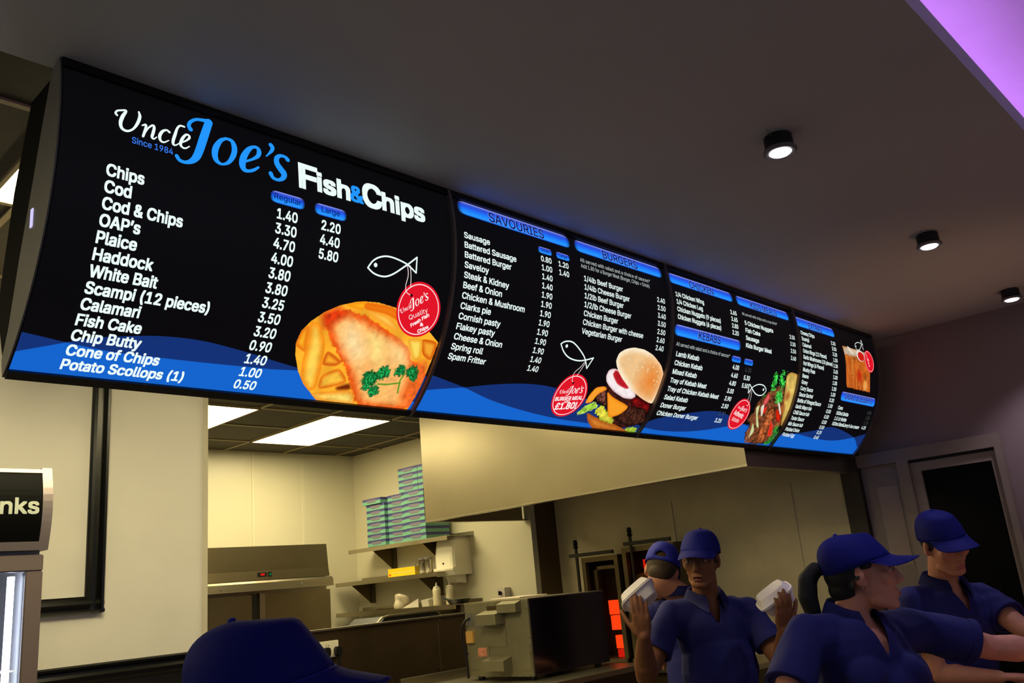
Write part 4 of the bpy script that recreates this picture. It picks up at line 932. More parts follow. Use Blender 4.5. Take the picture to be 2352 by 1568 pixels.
def bottle(x, y, z, label, hgt=.24, r=.032):
    o = root('drink_bottle', (x, y, z), label, 'bottle', 'bottles on the top fridge shelf')
    bm = bmesh.new(); lathe(bm, [(r * .9, 0), (r, .01), (r, hgt * .55), (r * .8, hgt * .68), (r * .42, hgt * .82), (r * .38, hgt * .93)], (x, y, z), 20); mk('glass_body', bm, mat('violet_drink_glass', (96, 88, 150), 0.15), o, smooth=True)
    bm = bmesh.new(); lathe(bm, [(r * .46, hgt * .93), (r * .46, hgt), (r * .3, hgt + .004)], (x, y, z), 16); mk('cap', bm, M_WHITEPLA, o)
    bm = bmesh.new(); lathe(bm, [(r * 1.02, hgt * .2), (r * 1.02, hgt * .5)], (x, y, z), 20); mk('label_band', bm, mat('bottle_label', (206, 206, 226), 0.5), o)
bottle(.455, 1.90, 1.366, 'drink bottle nearest the light tube on the top fridge shelf')
bottle(.375, 1.90, 1.366, 'drink bottle second from the light tube on the top fridge shelf')

# ---------------------------------------------------------------- hot cupboard at the back of the kitchen
hc = root('hot_cupboard', (3.1, 4.8, 0), 'wide stainless steel cabinet with a red display standing against the kitchen back wall', 'steel cabinet')
Y = 4.5; X1 = 3.818; X0 = 2.2
bx('body', (X0, Y + .05, .12), (X1, 5.2, 1.735), M_STEEL, hc)
bm = bmesh.new(); prism(bm, [(Y + .02, 1.995), (Y + .0, 1.80), (Y - .015, 1.727), (Y + .25, 1.727), (Y + .25, 2.0)], 0, X0, 3.808)
mk('control_panel', bm, mat('satin_cabinet_steel', (112, 102, 80), 0.36, metal=0.9, var=0.08, scale=3), hc)
bm = bmesh.new(); prism(bm, [(Y - .045, 1.706), (Y - .05, 1.645), (Y + .049, 1.645), (Y + .049, 1.722), (Y - .02, 1.722)], 0, X0, 3.822)
mk('drip_rail', bm, M_STEEL, hc)
bm = bmesh.new()
for x in (2.80, 3.51): cyl(bm, (x, Y - .05, 1.675), (x, Y - .056, 1.675), .010, 12)
mk('rail_screws', bm, M_GREYMETAL, hc)
for a, b in ((2.56, 3.08), (3.20, 3.815)):
    dr = bx('door', (a, Y - .005, .95), (b, Y + .045, 1.618), mat('cabinet_door_steel', (150, 138, 112), 0.34, metal=1.0, var=0.1, scale=4), hc)
bx('door_handle_strip', (3.085, Y + .0, .95), (3.125, Y + .045, 1.625), M_BLACK, hc); bx('door_handle_strip', (3.145, Y - .012, .95), (3.195, Y + .045, 1.625), M_STEEL, hc)
dd = bx('display', (3.13, Y - .012, 1.753), (3.21, Y + .005, 1.785), M_BLACK, hc)
bm = bmesh.new()
for k in range(3): box(bm, (3.158 + k * .012, Y - .0135, 1.762), (3.166 + k * .012, Y - .012, 1.777))
mk('red_digits', bm, emat('red_digit', (255, 30, 16), 1.0), dd)
sw = bx('rocker_switch', (3.226, Y - .014, 1.752), (3.256, Y + .005, 1.788), M_BLACK, hc); bx('green_lens', (3.232, Y - .016, 1.760), (3.250, Y - .014, 1.778), emat('green_lens_glow', (24, 110, 60), .8), sw)

# ---------------------------------------------------------------- wall shelves with brackets
def shelf(z, y0, y1, brs, label):
    s = root('wall_shelf', (4.48, (y0 + y1) / 2, z), label, 'shelf', 'steel shelves on the kitchen side wall')
    bm = bmesh.new(); box(bm, (4.33, y0, z - .004), (4.638, y1, z)); box(bm, (4.33, y0, z - .036), (4.334, y1, z - .004)); box(bm, (4.634, y0, z), (4.638, y1, z + .03))
    mk('shelf_board', bm, M_STEEL, s)
    for y in brs:
        bm = bmesh.new(); prism(bm, [(4.345, z - .005), (4.634, z - .005), (4.634, z - .205), (4.60, z - .205)], 1, y - .002, y + .002); box(bm, (4.60, y - .02, z - .205), (4.638, y + .02, z - .006)); mk('bracket', bm, mat('bracket_steel', (110, 98, 74), 0.4, metal=.8), s)
shelf(1.955, 3.55, 4.93, (4.62, 3.92), 'top steel wall shelf, carrying the green boxes')
shelf(1.672, 3.70, 5.15, (4.97, 4.0), 'middle steel wall shelf, carrying the yellow carton')
shelf(1.40, 3.50, 5.16, (4.5, 3.8), 'bottom steel wall shelf, carrying the squeeze bottles')

# ---------------------------------------------------------------- pizza boxes
M_TEAL = mat('teal_card', (104, 160, 138), 0.6, var=0.03); M_NAVYC = mat('navy_card', (62, 60, 122), 0.6); M_LAB = mat('grey_violet_print', (112, 108, 124), 0.6, var=.25, scale=160)
pb = root('pizza_box', (0, 0, 0), 'x', 'pizza box')
BW, BD, BHt = .262, .27, .0525
bx('tray', (0, -BW / 2, 0), (BD, BW / 2, BHt - .004), M_TEAL, pb, local=True)
bm = bmesh.new(); rr = random.Random(3)
# lid: flat top and a wavy-edged navy band hanging down the front and both sides
box(bm, (-.002, -BW / 2 - .001, BHt - .004), (BD, BW / 2 + .001, BHt - .001))
def band(P0, P1, nrm):
    n = 26; top = []; bot = []
    for i in range(n + 1):
        u = i / n; p = Vector(P0).lerp(Vector(P1), u) + Vector(nrm) * .0012
        top.append(bm.verts.new((p.x, p.y, BHt - .002))); bot.append(bm.verts.new((p.x, p.y, BHt - .019 - .003 * (i % 2) - .0015 * rr.random())))
    for i in range(n): bm.faces.new((top[i], top[i + 1], bot[i + 1], bot[i]))
band((0, -BW / 2, 0), (0, BW / 2, 0), (-1, 0, 0)); band((0, -BW / 2, 0), (BD, -BW / 2, 0), (0, -1, 0)); band((0, BW / 2, 0), (BD, BW / 2, 0), (0, 1, 0))
mk('lid', bm, M_NAVYC, pb, local=True)
bm = bmesh.new(); prism(bm, [(-.055, .014), (.055, .014), (.055, .026), (.075, .026), (.075, .040), (-.075, .040), (-.075, .026), (-.055, .026)], 0, -.0022, -.0006); mk('printed_label', bm, M_LAB, pb, local=True)
ORD = ['bottom', 'second from the bottom', 'third from the bottom', 'fourth from the bottom', 'fourth from the top', 'third from the top', 'second from the top', 'top']
used = [False]
def put_box(x, y, z, label, rz):
    if not used[0]: o = pb; used[0] = True
    else:
        o = pb.copy(); COL.objects.link(o)
        for c in pb.children:
            d_ = c.copy(); COL.objects.link(d_); d_.parent = o; d_.matrix_parent_inverse = Matrix.Identity(4)
    o.location = (x, y, z); o.rotation_euler = (0, 0, rz); o['label'] = label; o['group'] = 'stacked green pizza boxes'
for nm, x, y, cnt, z0 in (('stack nearest the steel hood', 4.333, 3.944, 8, 1.956), ('middle front stack', 4.356, 4.214, 8, 1.956), ('short left stack by the kitchen corner', 4.322, 4.482, 8, 1.956)):
    for k in range(cnt): put_box(x + rr.uniform(-.003, .003) - (.02 if (nm[0] == 's' and nm[1] == 'h' and k == 7) else 0), y + (.0 if not (nm.startswith('short') and k == 7) else .03), z0 + k * .0535, 'green pizza box, %s in the %s' % (ORD[k], nm), 0)
for nm, y in (('upper left stack', 4.031), ('upper stack half behind the hood', 3.765)):
    for k in range(4): put_box(4.350, y, 2.3845 + k * .0535, 'green pizza box, %s in the %s' % (['bottom', 'second from the bottom', 'second from the top', 'top'][k], nm), 0)

# ---------------------------------------------------------------- things on the middle and bottom shelves
yc = root('film_carton', (4.40, 4.24, 1.673), 'long bright yellow carton on the middle wall shelf', 'carton')
bx('carton_body', (4.36, 4.02, 1.673), (4.44, 4.39, 1.742), mat('yellow_card', (240, 200, 20), 0.5, var=.05, scale=30), yc)
bx('tear_strip', (4.3585, 4.02, 1.700), (4.36, 4.34, 1.706), mat('cream_card_strip', (226, 214, 150), 0.5), yc)
bx('red_print', (4.3585, 4.35, 1.682), (4.36, 4.377, 1.698), mat('orange_print', (220, 90, 20), 0.5), yc)
def canister(x, y, label):
    o = root('steel_canister', (x, y, 1.673), label, 'canister', 'steel canisters on the middle shelf')
    bm = bmesh.new(); lathe(bm, [(.034, 0), (.036, .004), (.036, .01), (.033, .018), (.033, .112), (.036, .116)], (x, y, 1.673), 24); mk('canister_body', bm, M_STEEL, o, smooth=True)
    bm = bmesh.new(); lathe(bm, [(.037, .116), (.037, .126), (.030, .130), (.001, .130)], (x, y, 1.673), 24); mk('lid', bm, M_GREYMETAL, o)
    tube_bm = bmesh.new(); tube(tube_bm, [(x - .03, y + .02, 1.77), (x - .05, y + .03, 1.765), (x - .05, y + .03, 1.70), (x - .03, y + .02, 1.70)], .003, 6); mk('handle', tube_bm, M_GREYMETAL, o)
canister(4.40, 3.965, 'steel canister beside the yellow carton'); canister(4.40, 3.885, 'steel canister beside the paper towel dispenser')
def sbottle(x, y, label, lean=0):
    o = root('squeeze_bottle', (x, y, 1.401), label, 'bottle', 'squeeze bottles on the bottom shelf')
    bm = bmesh.new(); lathe(bm, [(.034, 0), (.036, .01), (.034, .035), (.036, .06), (.033, .09), (.036, .125), (.030, .14)], (x, y, 1.401), 20); mk('bottle_body', bm, mat('clear_milky_plastic', (206, 196, 166), 0.35), o, smooth=True)
    bm = bmesh.new(); lathe(bm, [(.030, .14), (.026, .152), (.010, .158), (.005, .186), (.003, .188)], (x, y, 1.401), 16); mk('nozzle_cap', bm, M_WHITEPLA, o, smooth=True)
sbottle(4.40, 3.800, 'milky squeeze bottle nearest the corner of the bottom shelf'); sbottle(4.47, 3.715, 'milky squeeze bottle nearest the paper towel dispenser')
ty = root('white_tray', (4.42, 3.99, 1.401), 'white plastic tray lying tilted on the bottom wall shelf', 'tray')
bm = bmesh.new(); prism(bm, [(4.36, 1.401), (4.52, 1.401), (4.55, 1.475), (4.35, 1.455)], 1, 3.86, 3.95); prism(bm, [(4.0, 1.402), (4.22, 1.402), (4.0, 1.470)], 0, 4.36, 4.364)
mk('tray_shell', bm, mat('white_tray_plastic', (206, 200, 186), 0.4), ty)
bg = root('plastic_bag', (4.42, 4.29, 1.401), 'crumpled clear plastic bag on the bottom wall shelf', 'bag')
bm = bmesh.new(); bmesh.ops.create_icosphere(bm, subdivisions=4, radius=.06)
for vv in bm.verts:
    q = vv.co; n_ = .35 * math.sin(23 * q.x + 9 * q.z) * math.sin(31 * q.y + 4) + .25 * math.sin(57 * q.z + 40 * q.x)
    vv.co = q * (1 + n_); vv.co.z = max(-.055, vv.co.z * 1.05); vv.co += Vector((4.42, 4.29, 1.457))
mk('bag_film', bm, mat('crumpled_film', (196, 184, 160), 0.2), bg)
tg = root('serving_tongs', (4.42, 4.45, 1.401), 'dark steel tongs lying flat on the bottom wall shelf', 'tongs')
for s in (-1, 1):
    bm = bmesh.new(); tube(bm, [(4.40 + .012 * s, 4.62, 1.409), (4.41 + .03 * s, 4.48, 1.409), (4.42 + .012 * s, 4.30, 1.409)], .007, 8); mk('tong_arm', bm, M_DARKSTEEL, tg)
pn = root('frying_pan', (4.45, 3.59, 1.401), 'black frying pan at the near end of the bottom wall shelf', 'pan')
bm = bmesh.new(); lathe(bm, [(.075, 0), (.095, .035), (.098, .036), (.078, .004)], (4.46, 3.60, 1.401), 28); mk('pan_bowl', bm, M_BLACK, pn)
bm = bmesh.new(); tube(bm, [(4.37, 3.60, 1.435), (4.35, 3.66, 1.455), (4.355, 3.675, 1.46)], .008, 8); mk('pan_handle', bm, M_BLACK, pn)

# ---------------------------------------------------------------- paper towel dispenser, isolator switch, sockets
pt = root('paper_towel_dispenser', (4.55, 3.6, 1.60), 'cream paper towel dispenser mounted on the kitchen side wall', 'dispenser')
bm = bmesh.new()
sec = []
for z, x0, ya, yb in ((1.700, 4.425, 3.600, 3.838), (1.80, 4.425, 3.600, 3.838), (1.92, 4.44, 3.612, 3.828), (1.952, 4.47, 3.622, 3.815), (1.958, 4.638, 3.622, 3.815)):
    sec.append([bm.verts.new(q) for q in ((4.64, ya, z), (x0 + .030, ya, z), (x0 + .008, ya + .012, z), (x0, ya + .035, z), (x0, yb - .035, z), (x0 + .008, yb - .012, z), (x0 + .030, yb, z), (4.64, yb, z))])
for a, b in zip(sec[:-1], sec[1:]):
    for k in range(8): bm.faces.new((a[k], a[(k + 1) % 8], b[(k + 1) % 8], b[k]))
bm.faces.new(sec[0][::-1]); bm.faces.new(sec[-1]); bmesh.ops.recalc_face_normals(bm, faces=bm.faces[:])
mk('cover', bm, M_WHITEPLA, pt, bevel=.006)
bm = bmesh.new(); prism(bm, [(4.415, 1.700), (4.415, 1.682), (4.45, 1.632), (4.64, 1.632), (4.64, 1.700)], 1, 3.592, 3.846); mk('base_tray', bm, M_WHITEPLA, pt, bevel=.004)
bm = bmesh.new(); prism(bm, [(4.50, 1.632), (4.53, 1.575), (4.60, 1.56), (4.60, 1.632)], 1, 3.64, 3.79); mk('paper_outlet', bm, M_WHITEPLA, pt)
bm = bmesh.new(); cyl(bm, (4.425, 3.72, 1.735), (4.420, 3.72, 1.735), .008, 12); mk('lock', bm, M_BLACK, pt)
ps = root('paper_sheet_end', (4.6, 3.55, 1.4), 'white paper strip hanging below the towel dispenser', 'paper strip')
isw = root('isolator_switch', (4.6, 3.19, 1.40), 'small pale isolator switch box with a black rotary knob on the side wall', 'switch')
bx('switch_box', (4.57, 3.165, 1.38), (4.64, 3.255, 1.495), mat('pale_switch_plastic', (196, 186, 176), 0.4), isw, bevel=.003)
bm = bmesh.new(); cyl(bm, (4.57, 3.212, 1.455), (4.556, 3.212, 1.455), .015, 20); box(bm, (4.545, 3.208, 1.440), (4.557, 3.216, 1.472)); mk('knob', bm, M_BLACK, isw)
bx('label_plate', (4.5685, 3.18, 1.39), (4.57, 3.245, 1.415), M_WHITEPLA, isw)
bpy.data.objects.remove(ps)
sk = root('wall_socket', (2.385, 2.45, 1.25), 'white double wall socket on the dark steel partition', 'socket')
bx('face_plate', (2.315, 2.438, 1.205), (2.445, 2.4495, 1.295), M_WHITEPLA, sk, bevel=.003)
bm = bmesh.new()
for x in (2.357, 2.372): box(bm, (x, 2.4365, 1.262), (x + .008, 2.438, 1.276))
mk('rocker', bm, mat('socket_rocker', (200, 190, 170), .4), sk)
def plug(x, z, label):
    o = root('mains_plug', (x, 2.43, z), label, 'plug', 'black plugs in the wall socket')
    bm = bmesh.new(); prism(bm, [(x - .021, z + .012), (x - .014, z + .028), (x + .014, z + .028), (x + .021, z + .012), (x + .018, z - .014), (x + .008, z - .026), (x - .008, z - .026), (x - .018, z - .014)], 1, 2.405, 2.4375); mk('plug_body', bm, M_BLACK, o, bevel=.003)
    bm = bmesh.new(); tube(bm, [(x, 2.415, z - .024), (x + .002, 2.415, z - .06), (x + .012, 2.42, z - .15), (x + .02, 2.43, z - .35)], .0045, 8); mk('cable', bm, M_BLACK, o)
plug(2.428, 1.232, 'black mains plug in the right socket outlet'); plug(2.352, 1.232, 'black mains plug in the left socket outlet, partly behind the blue cap')

# ---------------------------------------------------------------- worktop and heated oven
wc = root('work_counter', (3.1, 1.6, 0), 'steel work counter carrying the oven behind the staff', 'counter')
bx('worktop', (2.60, 1.17, .985), (3.66, 2.10, 1.012), M_STEEL, wc); bx('counter_body', (2.62, 1.20, .1), (3.64, 2.08, .985), M_DARKSTEEL, wc)
bx('upstand', (2.60, 2.085, 1.012), (3.66, 2.10, 1.06), M_STEEL, wc)
ov = root('countertop_oven', (3.25, 1.63, 1.012), 'steel countertop oven on the work counter, grey back with vents to the left', 'oven')
OX0, OX1, OY0, OY1, OZ0, OZ1 = 2.932, 3.585, 1.385, 1.885, 1.032, 1.424
bx('casing', (OX0 + .012, OY0, OZ0), (OX1, OY1, OZ1), mat('mirror_steel_side', (98, 94, 108), 0.14, metal=1.0), ov)
bx('top_plate', (OX0, OY0 - .004, OZ1), (OX1, OY1 + .004, OZ1 + .006), M_STEEL, ov)
M_OV = mat('zinc_back_plate', (128, 122, 96), 0.5, metal=0.3, var=0.05, scale=20)
def fy(u): return OY1 - u * (OY1 - OY0)
def fzv(v_): return OZ1 - v_ * (OZ1 - OZ0)
ob = bx('back_plate', (OX0, OY0, OZ0), (OX0 + .012, OY1, OZ1), M_OV, ov)
def duct(u0, u1, v0, v1, dep, nm='vent_duct'):
    bm = bmesh.new()
    prism(bm, [(OX0, fzv(v0)), (OX0 - dep, fzv(v0 + (v1 - v0) * .25)), (OX0 - dep, fzv(v1)), (OX0, fzv(v1))], 1, fy(u1), fy(u0)); return mk(nm, bm, M_OV, ov)
duct(.61, .90, .0, .15, .045); duct(.33, .64, .11, .30, .075); duct(.37, .70, .73, .91, .07)
def plate(u0, u1, v0, v1, nm, m, dep=.003): return bx(nm, (OX0 - dep, fy(u1), fzv(v1)), (OX0, fy(u0), fzv(v0)), m, ov)
plate(.37, .60, .05, .13, 'vent_grille', M_DARKSTEEL); plate(.14, .33, .14, .33, 'inlet_plate', M_GREYMETAL); plate(.04, .11, .13, .31, 'inlet_plate', M_GREYMETAL)
plate(.38, .64, .31, .61, 'access_panel', M_OV); plate(.03, .36, .58, .90, 'access_panel', M_OV); plate(.70, .98, .58, .92, 'access_panel', M_OV)
plate(.02, .13, .38, .54, 'terminal_block', mat('amber_terminal_block', (206, 160, 84), .5), .015); plate(.18, .32, .61, .73, 'warning_label', mat('red_white_label', (200, 130, 104), .6, var=.35, scale=120), .004)
bm = bmesh.new(); cyl(bm, (OX0 - .003, fy(.225), fzv(.245)), (OX0 - .014, fy(.225), fzv(.245)), .014, 16); mk('inlet_knob', bm, M_BLACK, ov)
bm = bmesh.new()
for k in range(9):
    for u, v_ in ((.03 + k * .116, .985), (.03 + k * .116, .02)): cyl(bm, (OX0, fy(u), fzv(v_)), (OX0 - .004, fy(u), fzv(v_)), .004, 8)
for k in range(5):
    for u in (.015, .985): cyl(bm, (OX0, fy(u), fzv(.12 + k * .19)), (OX0 - .004, fy(u), fzv(.12 + k * .19)), .004, 8)
mk('screw_heads', bm, M_STEEL, ov)
bm = bmesh.new(); tube(bm, [(OX0 - .008, fy(.075), fzv(.20)), (OX0 - .024, fy(.06), fzv(.22)), (OX0 - .034, fy(.03), fzv(.28)), (OX0 - .036, fy(.0), fzv(.40)), (OX0 - .036, fy(.0), fzv(.50)), (OX0 - .030, fy(.02), fzv(.60)), (OX0 - .026, fy(.035), fzv(.80)), (OX0 - .026, fy(.04), fzv(1.0))], .008, 8); mk('power_cable', bm, M_BLACK, ov)
for x in (OX0 + .05, OX1 - .05):
    for y in (OY0 + .05, OY1 - .05):
        bm = bmesh.new(); cyl(bm, (x, y, 1.013), (x, y, OZ0), .02, 14); mk('foot', bm, M_BLACK, ov)
bt = bx('baking_sheet', (3.10, 1.60, OZ1 + .007), (3.34, 1.84, OZ1 + .016), mat('white_enamel_sheet', (222, 212, 196), .35), None, bevel=.003)
props(bt, 'thin white tray lying on top of the oven', 'tray')
# kitchen-side worktop and tray edge seen over the partition
pr_ = root('steaming_pan', (3.5, 2.8, 1.3), 'dark oven pan with a rolled bright rim behind the steel partition', 'pan')
bm = bmesh.new(); prism(bm, [(2.86, 1.331), (2.93, 1.385), (3.36, 1.385), (3.42, 1.331)], 1, 2.62, 2.95); mk('pan_body', bm, M_BLACK, pr_)
bm = bmesh.new(); tube(bm, [(2.85, 2.615, 1.345), (2.90, 2.615, 1.382), (2.95, 2.615, 1.392), (3.36, 2.615, 1.39)], .008, 10); mk('rolled_rim', bm, M_STEEL, pr_)
rc = root('rear_counter', (2.9, 2.8, 0), 'low steel counter behind the partition, under the oven pan', 'counter')
bx('worktop', (2.3, 2.56, 1.30), (3.9, 3.05, 1.329), M_STEEL, rc); bx('counter_body', (2.32, 2.58, .1), (3.88, 3.03, 1.30), M_DARKSTEEL, rc)

# ---------------------------------------------------------------- kebab grills
M_FRAME = mat('dull_frame_steel', (104, 90, 64), 0.42, metal=.6, var=.1, scale=8); M_FIRE = emat('glowing_burner', (255, 62, 16), 1.1); M_FIRE2 = emat('dull_burner', (214, 30, 14), .8)
gc = root('grill_counter', (4.6, 1.9, 0), 'dark counter along the right wall under the kebab grills', 'counter')
bx('worktop', (4.28, .9, .88), (4.93, 2.85, .91), M_STEEL, gc); bx('counter_body', (4.30, .92, .1), (4.92, 2.83, .88), M_DARKSTEEL, gc)
def grill(y0, y1, ztop, label, burners, yp, b0, b1):
    g = root('kebab_grill', (4.65, (y0 + y1) / 2, .91), label, 'kebab grill', 'upright kebab grills along the right wall'); xf = 4.60
    bx('back_plate', (4.86, y0, .912), (4.90, y1, ztop), M_DARKSTEEL, g)
    for nm, a, b in (('upright', y0, y0 + .035), ('upright', y1 - .035, y1)): bx(nm, (xf, a, .912), (xf + .035, b, ztop), M_FRAME, g)
    bx('side_plate', (xf + .035, y0, .912), (4.86, y0 + .006, ztop), M_DARKSTEEL, g); bx('side_plate', (xf + .035, y1 - .006, .912), (4.86, y1, ztop), M_DARKSTEEL, g)
    bx('head_rail', (xf, y0 + .035, ztop - .035), (xf + .035, y1 - .035, ztop), M_FRAME, g); bx('roof_plate', (xf + .035, y0, ztop - .006), (4.86, y1, ztop), M_FRAME, g)
    bx('base_tray', (xf - .02, y0, .912), (4.86, y1, .935), M_FRAME, g)
    sp = bmesh.new(); 
    tube(sp, [(xf - .02, yp, .93), (xf - .02, yp, ztop + .085)], .012, 10); sr = mk('spit_post', sp, mat('dark_spit_steel', (52, 44, 34), .4, metal=.6), g)
    bm = bmesh.new(); lathe(bm, [(.012, 0), (.022, .012), (.012, .024), (.020, .038), (.014, .055), (.018, .062), (.004, .068)], (xf - .02, yp, ztop + .07), 14); mk('finial', bm, M_BLACK, sr)
    bx('top_bar', (xf - .032, b0, ztop + .010), (xf - .006, b1, ztop + .036), mat('blackened_bar', (30, 25, 19), .5), g)
    for (a, b, c, d_, m) in burners:
        q = bx('burner', (xf + .06, a, c), (xf + .10, b, d_), m, g)
    return g
g1 = grill(2.02, 2.36, 1.655, 'kebab grill with four orange glowing burners, right behind the oven', [(2.085, 2.195, 1.235, 1.335, M_FIRE), (2.078, 2.188, 1.128, 1.228, M_FIRE), (2.062, 2.165, 1.0, 1.09, M_FIRE), (2.055, 2.158, .94, .993, M_FIRE2)], 2.385, 2.04, 2.45)
bm = bmesh.new(); box(bm, (4.66, 2.07, 1.36), (4.69, 2.10, 1.585)); box(bm, (4.66, 2.27, 1.36), (4.69, 2.30, 1.585)); box(bm, (4.66, 2.07, 1.56), (4.69, 2.30, 1.585)); mk('inner_frame', bm, M_FRAME, g1)
g2 = grill(1.525, 1.975, 1.695, 'kebab grill half hidden behind the person bending away, with a cone of meat', [(1.78, 1.84, 1.535, 1.60, M_FIRE2), (1.60, 1.66, 1.535, 1.60, M_FIRE2)], 1.87, 1.53, 1.93)
bm = bmesh.new(); lathe(bm, [(.02, 0), (.055, .02), (.085, .16), (.098, .28), (.100, .36), (.085, .40), (.03, .41)], (4.70, 1.83, 1.10), 22)
rr = random.Random(8)
for vv in bm.verts: vv.co += Vector((rr.uniform(-.006, .006), rr.uniform(-.006, .006), rr.uniform(-.003, .003)))
mt = mk('meat_cone', bm, mat('roast_meat', (110, 66, 34), .6, var=.35, scale=30, bump=.4), None, smooth=True)
props(mt, 'brown cone of kebab meat on the spit of the second grill', 'kebab meat')
# ---------------------------------------------------------------- people
def fuse(name, bm, m, parent, voxel, smooth=4, fac=0.5):
    """one closed skin around overlapping volumes"""
    me = bpy.data.meshes.new('tmp'); bm.to_mesh(me); bm.free()
    o = bpy.data.objects.new('tmp', me); COL.objects.link(o)
    r = o.modifiers.new('r', 'REMESH'); r.mode = 'VOXEL'; r.voxel_size = voxel; r.use_smooth_shade = True
    if smooth: s = o.modifiers.new('s', 'SMOOTH'); s.factor = fac; s.iterations = smooth
    out = bpy.data.meshes.new_from_object(o.evaluated_get(bpy.context.evaluated_depsgraph_get()))
    bpy.data.objects.remove(o); bpy.data.meshes.remove(me); out.name = name
    for f in out.polygons: f.use_smooth = True
    return put(name, out, m, parent)
def even(bm, ok=None, n=8):
    """smooth the open edges of a cut garment"""
    bv = [v for v in bm.verts if v.is_boundary and v.link_faces and (ok is None or ok(v))]
    for _ in range(n):
        new = {}
        for v in bv:
            nb = [e.other_vert(v) for e in v.link_edges if e.is_boundary]
            if len(nb) == 2: new[v] = v.co * .4 + (nb[0].co + nb[1].co) * .3
        for v, q in new.items(): v.co = q
def RM(yaw, pitch=0.0, roll=0.0):
    """facing: yaw about the vertical, pitch forward (chin down), roll towards the person's left"""
    return Matrix.Rotation(math.radians(yaw), 3, 'Z') @ Matrix.Rotation(math.radians(pitch), 3, 'X') @ Matrix.Rotation(math.radians(roll), 3, 'Y')

def head_blobs(bm, H, c, fem=False):
    P = lambda *q: Vector(c) + H @ Vector(q)
    E = lambda q, r, R=None: ell(bm, P(*q), r, H if R is None else H @ R)
    E((0, .012, .036), (.074, .095, .082)); E((0, -.018, -.022), (.065, .072, .085)); E((0, -.026, -.062), (.054 if not fem else .050, .056, .046))
    E((0, -.068, -.094), (.024, .021, .017)); capsule(bm, P(-.040, -.022, -.076), .020, P(-.018, -.066, -.094), .017); capsule(bm, P(.040, -.022, -.076), .020, P(.018, -.066, -.094), .017)
    capsule(bm, P(0, -.084, .020), .0085, P(0, -.106, -.022), .0115); E((0, -.104, -.027), (.012, .012, .0095)); E((0, -.066, -.062), (.032, .025, .027))
    for s in (-1, 1):
        E((s * .0105, -.096, -.031), (.0085, .010, .0078)); E((s * .040, -.058, -.014), (.026, .023, .024)); capsule(bm, P(s * .010, -.083, .027), .0095, P(s * .044, -.070, .027), .0095)
        R = Matrix.Rotation(s * .35, 3, 'Z'); E((s * .076, .014, -.002), (.008, .019, .030), R); E((s * .072, .006, -.022), (.008, .010, .013), R)
        E((s * .033, -.0735, .0085), (.0155, .0125, .0105))
    capsule(bm, P(-.017, -.087, -.0565), .007, P(.017, -.087, -.0565), .007); capsule(bm, P(-.013, -.086, -.069), .0078, P(.013, -.086, -.069), .0078)

def head_parts(root_, H, c, skin, brow, lipc, open_=0.0, smile=0.0):
    P = lambda *q: Vector(c) + H @ Vector(q)
    for s in (-1, 1):
        bm = bmesh.new(); ell(bm, P(s * .033, -.0765, .0085), (.0125, .0125, .0072), H, 16); e = mk('eye', bm, mat('eye_white', (176, 164, 152), .25), root_, smooth=True)
        bm = bmesh.new(); ell(bm, P(s * .033, -.0884, .0085), (.0052, .0018, .0052), H, 12); mk('iris', bm, mat('dark_iris', (22, 14, 10), .2), e, smooth=True)
        bm = bmesh.new(); capsule(bm, P(s * .014, -.0925, .0275), .0030, P(s * .034, -.0845, .0340), .0040, asp=(1, .8)); capsule(bm, P(s * .034, -.0845, .0340), .0040, P(s * .052, -.0700, .0290), .0020); mk('eyebrow', bm, brow, root_, smooth=True)
        bm = bmesh.new(); capsule(bm, P(s * .020, -.0850, .0135), .0020, P(s * .033, -.0885, .0165), .0024); capsule(bm, P(s * .033, -.0885, .0165), .0024, P(s * .047, -.0800, .0120), .0018); mk('eyelid', bm, skin, root_, smooth=True)
    bm = bmesh.new()
    for z, r in ((-.0575, .0048), (-.0685 - open_, .0058)):
        capsule(bm, P(0, -.0925, z), r, P(.013, -.0890, z + .2 * smile), r * .85); capsule(bm, P(0, -.0925, z), r, P(-.013, -.0890, z + .2 * smile), r * .85)
        capsule(bm, P(.013, -.0890, z + .2 * smile), r * .85, P(.023, -.0745, -.063 + smile), .0022); capsule(bm, P(-.013, -.0890, z + .2 * smile), r * .85, P(-.023, -.0745, -.063 + smile), .0022)
    fuse('lips', bm, lipc, root_, .0022, 2)
    bm = bmesh.new(); capsule(bm, P(-.016, -.0915, -.0630 - open_ / 2), .0014 + open_ / 2, P(.016, -.0915, -.0630 - open_ / 2), .0014 + open_ / 2); mk('mouth_line', bm, mat('mouth_dark', (34, 10, 9), .9, spec=.05), root_)

